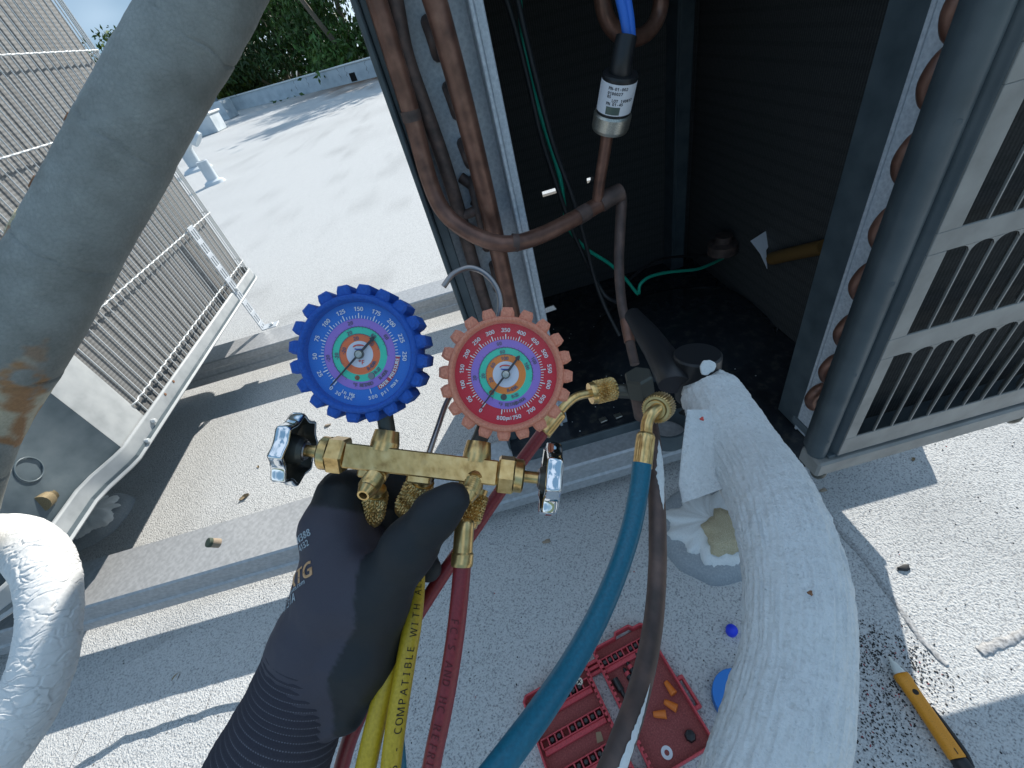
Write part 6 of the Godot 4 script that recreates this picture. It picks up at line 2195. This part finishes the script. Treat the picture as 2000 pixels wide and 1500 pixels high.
# ------------------------------------------------------------------ bit case on the roof
func bit_case():
	var org := Vector3(-0.017, 0.0, -0.232)
	var B := Basis(Vector3(0.981, 0, -0.195), Vector3.UP, Vector3(0.195, 0, 0.981))
	var o := thing("bit_case", "open red plastic screwdriver bit case lying on the roof", "tool case", "", org)
	var xf := Transform3D(B, Vector3.ZERO)
	var L := 0.170
	# two trays: left one deep with three bit bars, right one with loose tools
	for half in 2:
		var x0 := -0.118 if half == 0 else 0.014
		var x1 := -0.006 if half == 0 else 0.110
		var z0 := 0.012 if half == 0 else 0.0
		var st := S()
		slab(st, Vector3(x0, 0.0025, z0), Vector3(x1, 0.0055, z0 + L), 0.001)
		part(o, "tray_floor", st, mats.case_floor, xf)
		st = S()
		var pl := PackedVector2Array([Vector2(x0 + 0.006, -z0), Vector2(x0 + 0.042, -z0), Vector2(x0 + 0.047, -z0 + 0.006), Vector2(x0 + 0.072, -z0 + 0.006), Vector2(x0 + 0.077, -z0), Vector2(x1 - 0.005, -z0), Vector2(x1, -z0 - 0.005), Vector2(x1, -z0 - L), Vector2(x0, -z0 - L), Vector2(x0, -z0 - 0.006)])
		var inn := Geometry2D.offset_polygon(pl, -0.0042, Geometry2D.JOIN_ROUND)[0]
		# rim as wall segments
		for i in pl.size():
			var a := pl[i]
			var b := pl[(i + 1) % pl.size()]
			var d := (b - a)
			var m := (a + b) * 0.5
			box(st, Transform3D(Basis(Vector3.UP, d.angle()), Vector3(m.x, 0.0115, -m.y)), Vector3(d.length() + 0.0025, 0.018, 0.0028), 0.0007)
		part(o, "tray_rim", st, mats.case_red, xf)
	# ribs beside the hinge, and the hinge blocks with a gap of roof between
	var st := S()
	for k in 3:
		slab(st, Vector3(-0.007, 0.003, 0.012 + k * 0.007), Vector3(0.015, 0.016 - k * 0.002, 0.0165 + k * 0.007), 0.0008)
	slab(st, Vector3(-0.007, 0.003, 0.155), Vector3(0.015, 0.016, 0.172), 0.001)
	part(o, "hinge", st, mats.case_red, xf)
	st = S()
	for k in 20:
		slab(st, Vector3(-0.0105, 0.0205, 0.018 + k * 0.0078), Vector3(-0.0065, 0.0225, 0.0225 + k * 0.0078), 0.0004)
		slab(st, Vector3(0.0148, 0.0205, 0.010 + k * 0.0078), Vector3(0.0188, 0.0225, 0.0145 + k * 0.0078), 0.0004)
	part(o, "hinge_ribs", st, mats.case_red, xf)
	st = S()
	slab(st, Vector3(-0.128, 0.002, 0.11), Vector3(-0.1185, 0.016, 0.18), 0.002)
	part(o, "black_latch", st, mats.black_plastic, xf)
	st = S()
	for s in [0.085, 0.125]:
		slab(st, Vector3(0.110, 0.004, s), Vector3(0.121, 0.015, s + 0.005), 0.001)
	slab(st, Vector3(0.118, 0.004, 0.085), Vector3(0.1225, 0.013, 0.13), 0.001)
	part(o, "side_handle", st, mats.case_red, xf)
	# bit bars with square pockets, bits standing in most of them
	var bars := [[-0.113, -0.012, 0.036, 9], [-0.113, -0.012, 0.077, 9], [-0.113, -0.012, 0.118, 9], [0.019, 0.104, 0.024, 9]]
	var bit0: Node3D = null
	var r := RandomNumberGenerator.new()
	r.seed = 3
	var words := ["first", "second", "third", "fourth", "fifth", "sixth", "seventh", "eighth", "ninth"]
	for bi in bars.size():
		var b = bars[bi]
		st = S()
		slab(st, Vector3(b[0], 0.005, b[2] + 0.006), Vector3(b[1], 0.0135, b[2] + 0.013), 0.0008)
		slab(st, Vector3(b[0], 0.005, b[2] - 0.007), Vector3(b[1], 0.0175, b[2] - 0.0052), 0.0005)
		slab(st, Vector3(b[0], 0.005, b[2] + 0.0045), Vector3(b[1], 0.0175, b[2] + 0.0061), 0.0005)
		var pitch: float = (b[1] - b[0]) / b[3]
		for k in int(b[3]) + 1:
			slab(st, Vector3(b[0] + k * pitch - 0.0012, 0.005, b[2] - 0.0053), Vector3(b[0] + k * pitch + 0.0012, 0.0173, b[2] + 0.0046), 0.0004)
		part(o, "bit_bar", st, mats.case_red, xf)
		for k in int(b[3]):
			if (bi == 1 and (k == 0 or k == 3)) or (bi == 3 and k == 4) or (bi == 0 and k == 8): continue
			var pos := org + B * Vector3(b[0] + (k + 0.5) * pitch, 0.006, b[2])
			var node: Node3D
			if bit0 == null:
				var bm := S()
				lathe(bm, [Vector2(0.0, 0.0), Vector2(0.0036, 0.0), Vector2(0.0036, 0.012), Vector2(0.0028, 0.0135), Vector2(0.0, 0.0135)], 6, Transform3D(), true)
				var mi := MeshInstance3D.new()
				bm.generate_normals()
				mi.mesh = bm.commit()
				mi.material_override = mats.bit
				bit0 = mi
				node = mi
			else:
				node = bit0.duplicate()
			put(self, node, "driver_bit")
			node.position = pos
			node.rotation.y = r.randf() * 2.0
			tag(node, "%s bit pocket from the left, %s of the red case" % [words[k], ["upper row of the left tray", "middle row of the left tray", "lowest row of the left tray", "single row of the right tray"][bi]], "driver bit", "driver bits standing in the red case")
	# loose tools in the right tray
	var tray := func(x: float, z: float, y := 0.011) -> Vector3: return org + B * Vector3(x, y, z)
	var nd := thing("nut_driver", "dark magnetic nut driver lying in the right tray by the hinge", "nut driver", "", tray.call(0.026, 0.048))
	st = S()
	turned(st, [Vector2(0.0, 0.0), Vector2(0.0056, 0.0), Vector2(0.0056, 0.017), Vector2(0.0034, 0.019), Vector2(0.0032, 0.045), Vector2(0.0, 0.045)], 14, along(Vector3.ZERO, B * Vector3(0.08, 0, 1)))
	part(nd, "shaft", st, mats.bit)
	for q in [[0.047, 0.042, "shorter dark driver bit with a red collar in the right tray"], [0.056, 0.036, "longer dark driver bit with a red collar in the right tray"], [0.075, 0.03, "dark driver bit half hidden behind the brown copper line"]]:
		var db := thing("power_bit", q[2], "driver bit", "collared bits in the right tray", tray.call(q[0], q[1]))
		st = S()
		turned(st, [Vector2(0.0, -0.002), Vector2(0.0022, 0.0), Vector2(0.0034, 0.004), Vector2(0.0034, 0.0055)], 10, along(Vector3.ZERO, B * Vector3(0.12, 0, 1)))
		turned(st, [Vector2(0.0046, 0.011), Vector2(0.0050, 0.013), Vector2(0.0050, 0.028), Vector2(0.0, 0.028)], 6, along(Vector3.ZERO, B * Vector3(0.12, 0, 1)))
		part(db, "shank", st, mats.bit)
		st = S()
		turned(st, [Vector2(0.0036, 0.0054), Vector2(0.0042, 0.006), Vector2(0.0042, 0.0112), Vector2(0.0036, 0.0116)], 12, along(Vector3.ZERO, B * Vector3(0.12, 0, 1)))
		part(db, "collar", st, mats.case_red)
	for q in [[0.062, 0.113, Vector3(1.0, 0.1, 0.45), "leftmost orange wire connector, lying on its side by the copper line"], [0.083, 0.110, Vector3(0.6, 0.1, 0.8), "middle orange wire connector, pointing down and right"], [0.095, 0.092, Vector3(0.08, 0.1, 1.0), "uppermost orange wire connector, nearest the tray's right rim"]]:
		var wn := thing("wire_connector", q[3], "wire connector", "orange wire connectors in the case", tray.call(q[0], q[1], 0.0125))
		st = S()
		lathe(st, [Vector2(0.0, 0.0), Vector2(0.0034, 0.0), Vector2(0.0042, 0.003), Vector2(0.0056, 0.016), Vector2(0.0058, 0.018), Vector2(0.0050, 0.0185), Vector2(0.0, 0.0178)], 36, along(B * (q[2] as Vector3).normalized() * -0.009, B * q[2]), false, func(y, a): return -0.0005 * pow(absf(cos(a * 6.0)), 4.0) * smoothstep(0.002, 0.005, y) * smoothstep(0.017, 0.015, y))
		part(wn, "cone", st, mats.wire_nut)
	var wa := thing("washer", "white nylon washer lying at the bottom of the right tray", "washer", "", tray.call(0.046, 0.152, 0.0056))
	st = S()
	turned(st, [Vector2(0.0034, 0.0), Vector2(0.0078, 0.0), Vector2(0.0078, 0.0016), Vector2(0.0034, 0.0016), Vector2(0.0034, 0.0)], 28, Transform3D())
	part(wa, "ring", st, mats.label_white)
	var bp := thing("rubber_plug", "black faceted rubber plug in the lower right of the tray", "plug", "", tray.call(0.086, 0.150, 0.0056))
	st = S()
	lathe(st, [Vector2(0.007, 0.0), Vector2(0.008, 0.004), Vector2(0.0066, 0.010), Vector2(0.0, 0.011)], 7, Transform3D(), true)
	part(bp, "plug", st, mats.black_plastic)
	for q in [[-0.026, 0.030, "round metal knob with a cross slot standing among the bits"], [-0.090, 0.026, "round metal knob half hidden by the blue hose"]]:
		var kn := thing("slotted_knob", q[2], "knob", "metal knobs in the left tray", tray.call(q[0], q[1], 0.0178))
		st = S()
		turned(st, [Vector2(0.0058, -0.004), Vector2(0.0062, 0.0), Vector2(0.0058, 0.0016), Vector2(0.0046, 0.0012), Vector2(0.0, 0.0012)], 24, Transform3D())
		part(kn, "knob", st, mats.nickel)
		st = S()
		for a in [0.6, 2.17]:
			box(st, Transform3D(Basis(Vector3.UP, a), Vector3(0, 0.0012, 0)), Vector3(0.0075, 0.0008, 0.0016), 0.0002)
		part(kn, "slot", st, mats.hole)
	var chip := thing("paper_scrap", "pale torn scrap lying between the lower bit rows", "scrap", "", tray.call(-0.032, 0.100, 0.0062))
	st = S()
	plate(st, PackedVector2Array([Vector2(-0.005, -0.006), Vector2(0.005, -0.005), Vector2(0.0045, 0.006), Vector2(-0.003, 0.0066)]), 0.0006, Transform3D(Basis(Vector3(1, 0, 0), -PI / 2.0), Vector3.ZERO))
	part(chip, "scrap", st, mats.cardboard)

# ------------------------------------------------------------------ small things lying about
func small_things():
	# voltage tester pen
	var a := Vector3(0.4082, 0.0100, -0.1266)
	var b := Vector3(0.3984, 0.0120, -0.0155)
	var d := (b - a).normalized()
	var o := thing("voltage_tester", "yellow pen-shaped voltage tester with a clear tip and black clip", "tester", "", a)
	var L := 0.150
	var ax := frame(Vector3.ZERO, d, Vector3.UP)
	var sec := func(st: SurfaceTool, secs: Array):
		# rounded-square sections along x: [x, half width, half height]
		var rows := []
		for s in secs:
			var row := []
			for k in 17:
				var t := TAU * (k % 16) / 16.0
				var c := cos(t)
				var q := sin(t)
				var e := 0.62
				row.append(ax * Vector3(s[0], signf(c) * pow(absf(c), e) * s[1], signf(q) * pow(absf(q), e) * s[2]))
			rows.append(row)
		for i in rows.size() - 1:
			for k in 16:
				quad(st, rows[i][k], rows[i][k + 1], rows[i + 1][k + 1], rows[i + 1][k])
		for k in 16:
			tri_out(st, rows[0][0], rows[0][k], rows[0][k + 1], -ax.basis.x)
			tri_out(st, rows[-1][0], rows[-1][k], rows[-1][k + 1], ax.basis.x)
	var st := S()
	sec.call(st, [[0.0, 0.0022, 0.0012], [0.006, 0.0024, 0.002], [0.009, 0.0042, 0.0040], [0.020, 0.0068, 0.0062], [0.0225, 0.0075, 0.0066]])
	part(o, "clear_tip", st, mats.pen_tip)
	st = S()
	sec.call(st, [[0.0220, 0.0086, 0.0076], [0.024, 0.0095, 0.0084], [0.0315, 0.0095, 0.0084], [0.033, 0.0088, 0.0078], [0.060, 0.0086, 0.0076], [0.100, 0.0090, 0.0078], [0.112, 0.0092, 0.0078], [0.1135, 0.0086, 0.0072]])
	part(o, "body", st, mats.pen_yellow)
	st = S()
	sec.call(st, [[0.1130, 0.0080, 0.0070], [0.116, 0.0088, 0.0076], [0.135, 0.0084, 0.0072], [0.147, 0.0066, 0.0056], [0.150, 0.004, 0.0036]])
	part(o, "end_cap", st, mats.black_plastic)
	st = S()
	var sd := ax.basis.y if ax.basis.y.x > 0 else -ax.basis.y
	tube(st, [d * 0.122 + sd * 0.0086, d * 0.110 + sd * 0.0125, d * 0.085 + sd * 0.0122, d * 0.062 + sd * 0.0100], [0.0034, 0.003, 0.0026, 0.0022], 8, 5)
	part(o, "clip", st, mats.black_plastic)
	st = S()
	turned(st, [Vector2(0.0036, 0.0), Vector2(0.0030, 0.0003), Vector2(0.0, 0.0003)], 16, Transform3D(Basis(), d * 0.045 + Vector3.UP * 0.0076))
	box(st, frame(d * 0.107 + Vector3.UP * 0.0078, d, Vector3.UP), Vector3(0.006, 0.0012, 0.0003), 0.0001)
	part(o, "printing", st, mats.print_black)
	# roll of blue tape and blue cap, both partly behind the white pipe
	o = thing("blue_tape_roll", "roll of blue tape standing half hidden behind the big white pipe", "tape roll", "", Vector3(0.1833, 0.0000, -0.1262))
	st = S()
	turned(st, [Vector2(0.019, 0.0), Vector2(0.036, 0.0), Vector2(0.0365, 0.001), Vector2(0.0365, 0.018), Vector2(0.036, 0.019), Vector2(0.0195, 0.019), Vector2(0.019, 0.0)], 40, Transform3D())
	part(o, "tape", st, mats.tape_blue)
	st = S()
	turned(st, [Vector2(0.0175, -0.0), Vector2(0.0192, 0.0), Vector2(0.0192, 0.0196), Vector2(0.0175, 0.0196), Vector2(0.0175, 0.0)], 36, Transform3D())
	part(o, "cardboard_core", st, mats.cardboard)
	o = thing("blue_stopper", "small bright blue plastic stopper peeking out left of the white pipe", "stopper", "", Vector3(0.2220, 0.0000, -0.2109))
	st = S()
	lathe(st, [Vector2(0.0085, 0.0), Vector2(0.0090, 0.010), Vector2(0.007, 0.014), Vector2(0.0, 0.0145)], 16, Transform3D())
	part(o, "cap", st, mats.cap_blue)
	# cork plug on the near rail
	o = thing("cork_plug", "cork-like plug with a dark end lying on the near rail", "plug", "", Vector3(-0.5710, 0.2502, -0.4739))
	st = S()
	turned(st, [Vector2(0.0078, -0.001), Vector2(0.0076, 0.013)], 22, along(Vector3(0, 0.004, 0), Vector3(-0.35, 0.8, 0.25)))
	part(o, "cork", st, mats.cork)
	st = S()
	turned(st, [Vector2(0.0079, 0.0125), Vector2(0.0080, 0.0165), Vector2(0.0072, 0.018), Vector2(0.0, 0.0182)], 22, along(Vector3(0, 0.004, 0), Vector3(-0.35, 0.8, 0.25)))
	part(o, "dark_end", st, mats.plug_dark)
	# dry leaf bits and pebbles
	var deb := [[Vector3(-0.7999, -0.0000, -0.8148), 0.017, 0.5, "curled dry leaf lying on the roof left of the glove", "leaf_dry"], [Vector3(-0.8028, 0.0000, -0.3847), 0.016, 1.2, "flat tan leaf lying in the shade between white elbow and glove", "leaf_dry"], [Vector3(-0.7911, 0.0000, -0.9200), 0.007, 2.0, "tiny dry leaf bit near the left hand wheel", "leaf_dry"], [Vector3(-0.5950, 0.0000, -1.0127), 0.006, 0.2, "pale pebble on the roof under the blue gauge", "cork"], [Vector3(-0.0312, 0.0000, -0.4491), 0.005, 0.8, "pale pebble in the shade right of the right hand wheel", "cork"], [Vector3(0.5143, 0.0000, -0.3931), 0.004, 0.8, "pale chip in the shade under the louvred cover", "cork"], [Vector3(0.7028, 0.0000, -0.4028), 0.006, 0.8, "thin brown twig bit under the louvred cover", "leaf_dry"], [Vector3(0.5289, 0.0000, -0.2306), 0.006, 2.6, "dark sliver lying on the sunlit roof at the right", "stain"]]
	for q in deb:
		o = thing("leaf_bit" if q[4] == "leaf_dry" else "pebble", q[3], "leaf" if q[4] == "leaf_dry" else "pebble", "", q[0])
		st = S()
		var w: float = q[1]
		if q[4] == "leaf_dry":
			var rows := []
			for i in 7:
				var row := []
				var t := i / 6.0
				var half := w * 0.42 * sin(t * PI * 0.9 + 0.15)
				for k in 5:
					var u := (k - 2) / 2.0
					row.append(Vector3((t - 0.5) * w * 1.6, 0.0012 + 0.004 * u * u * (w / 0.016) + 0.0012 * sin(t * 7.0 + u * 3.0), u * half).rotated(Vector3.UP, q[2]))
				rows.append(row)
			for i in 6:
				for k in 4:
					quad_out(st, rows[i][k], rows[i][k + 1], rows[i + 1][k + 1], rows[i + 1][k], Vector3.UP)
					quad_out(st, rows[i][k] - Vector3(0, 0.0006, 0), rows[i][k + 1] - Vector3(0, 0.0006, 0), rows[i + 1][k + 1] - Vector3(0, 0.0006, 0), rows[i + 1][k] - Vector3(0, 0.0006, 0), Vector3.DOWN)
		else:
			lathe(st, [Vector2(w, 0.0), Vector2(w * 1.1, w * 0.4), Vector2(w * 0.7, w * 0.8), Vector2(0.0, w * 0.9)], 9, Transform3D(Basis(Vector3.UP, q[2]).scaled(Vector3(1.6, 1, 0.8)), Vector3.ZERO), false, func(y, a): return w * 0.25 * sin(a * 3.0 + y * 400.0))
		part(o, "body", st, mats[q[4]])
	# black grit spilled round the tester, and scattered fines
	var mm := MultiMesh.new()
	mm.transform_format = MultiMesh.TRANSFORM_3D
	mm.use_colors = true
	var gs := S()
	lathe(gs, [Vector2(0.0, 0.0), Vector2(1.0, 0.3), Vector2(0.8, 0.9), Vector2(0.0, 1.2)], 5, Transform3D(), true)
	gs.generate_normals()
	mm.mesh = gs.commit()
	var n := 2500
	mm.instance_count = n
	var r := RandomNumberGenerator.new()
	r.seed = 21
	var cen := [Vector3(0.3869, 0.0000, -0.1292), Vector3(0.3775, 0.0000, -0.0748), Vector3(0.3306, 0.0000, -0.0623), Vector3(0.3996, 0.0000, -0.1539), Vector3(0.4391, 0.0000, -0.1100)]
	for i in n:
		var p: Vector3
		if i < 1250:
			p = cen[i % 5] + Vector3(r.randfn() * 0.020, 0, r.randfn() * 0.022)
		else:
			p = Vector3(r.randf_range(-1.0, 0.9), 0, r.randf_range(-0.85, 0.05))
		var s := r.randf_range(0.0005, 0.0014)
		mm.set_instance_transform(i, Transform3D(Basis(Vector3.UP, r.randf() * TAU).scaled(Vector3(s, s * 0.8, s * r.randf_range(0.7, 1.5))), Vector3(p.x, 0.0, p.z)))
		var k := r.randf_range(0.01, 0.06)
		mm.set_instance_color(i, Color(k, k, k) if r.randf() > 0.03 else Color(0.35, 0.03, 0.04))
	var mi := MultiMeshInstance3D.new()
	mi.multimesh = mm
	var gm := mat(1, 1, 1, 0.8)
	gm.albedo_color = Color(1, 1, 1)
	gm.vertex_color_use_as_albedo = true
	mi.material_override = gm
	put(self, mi, "loose_grit")
	mi.set_meta("kind", "stuff")
	tag(mi, "loose black grit scattered on the roof, thickest round the yellow tester", "grit")
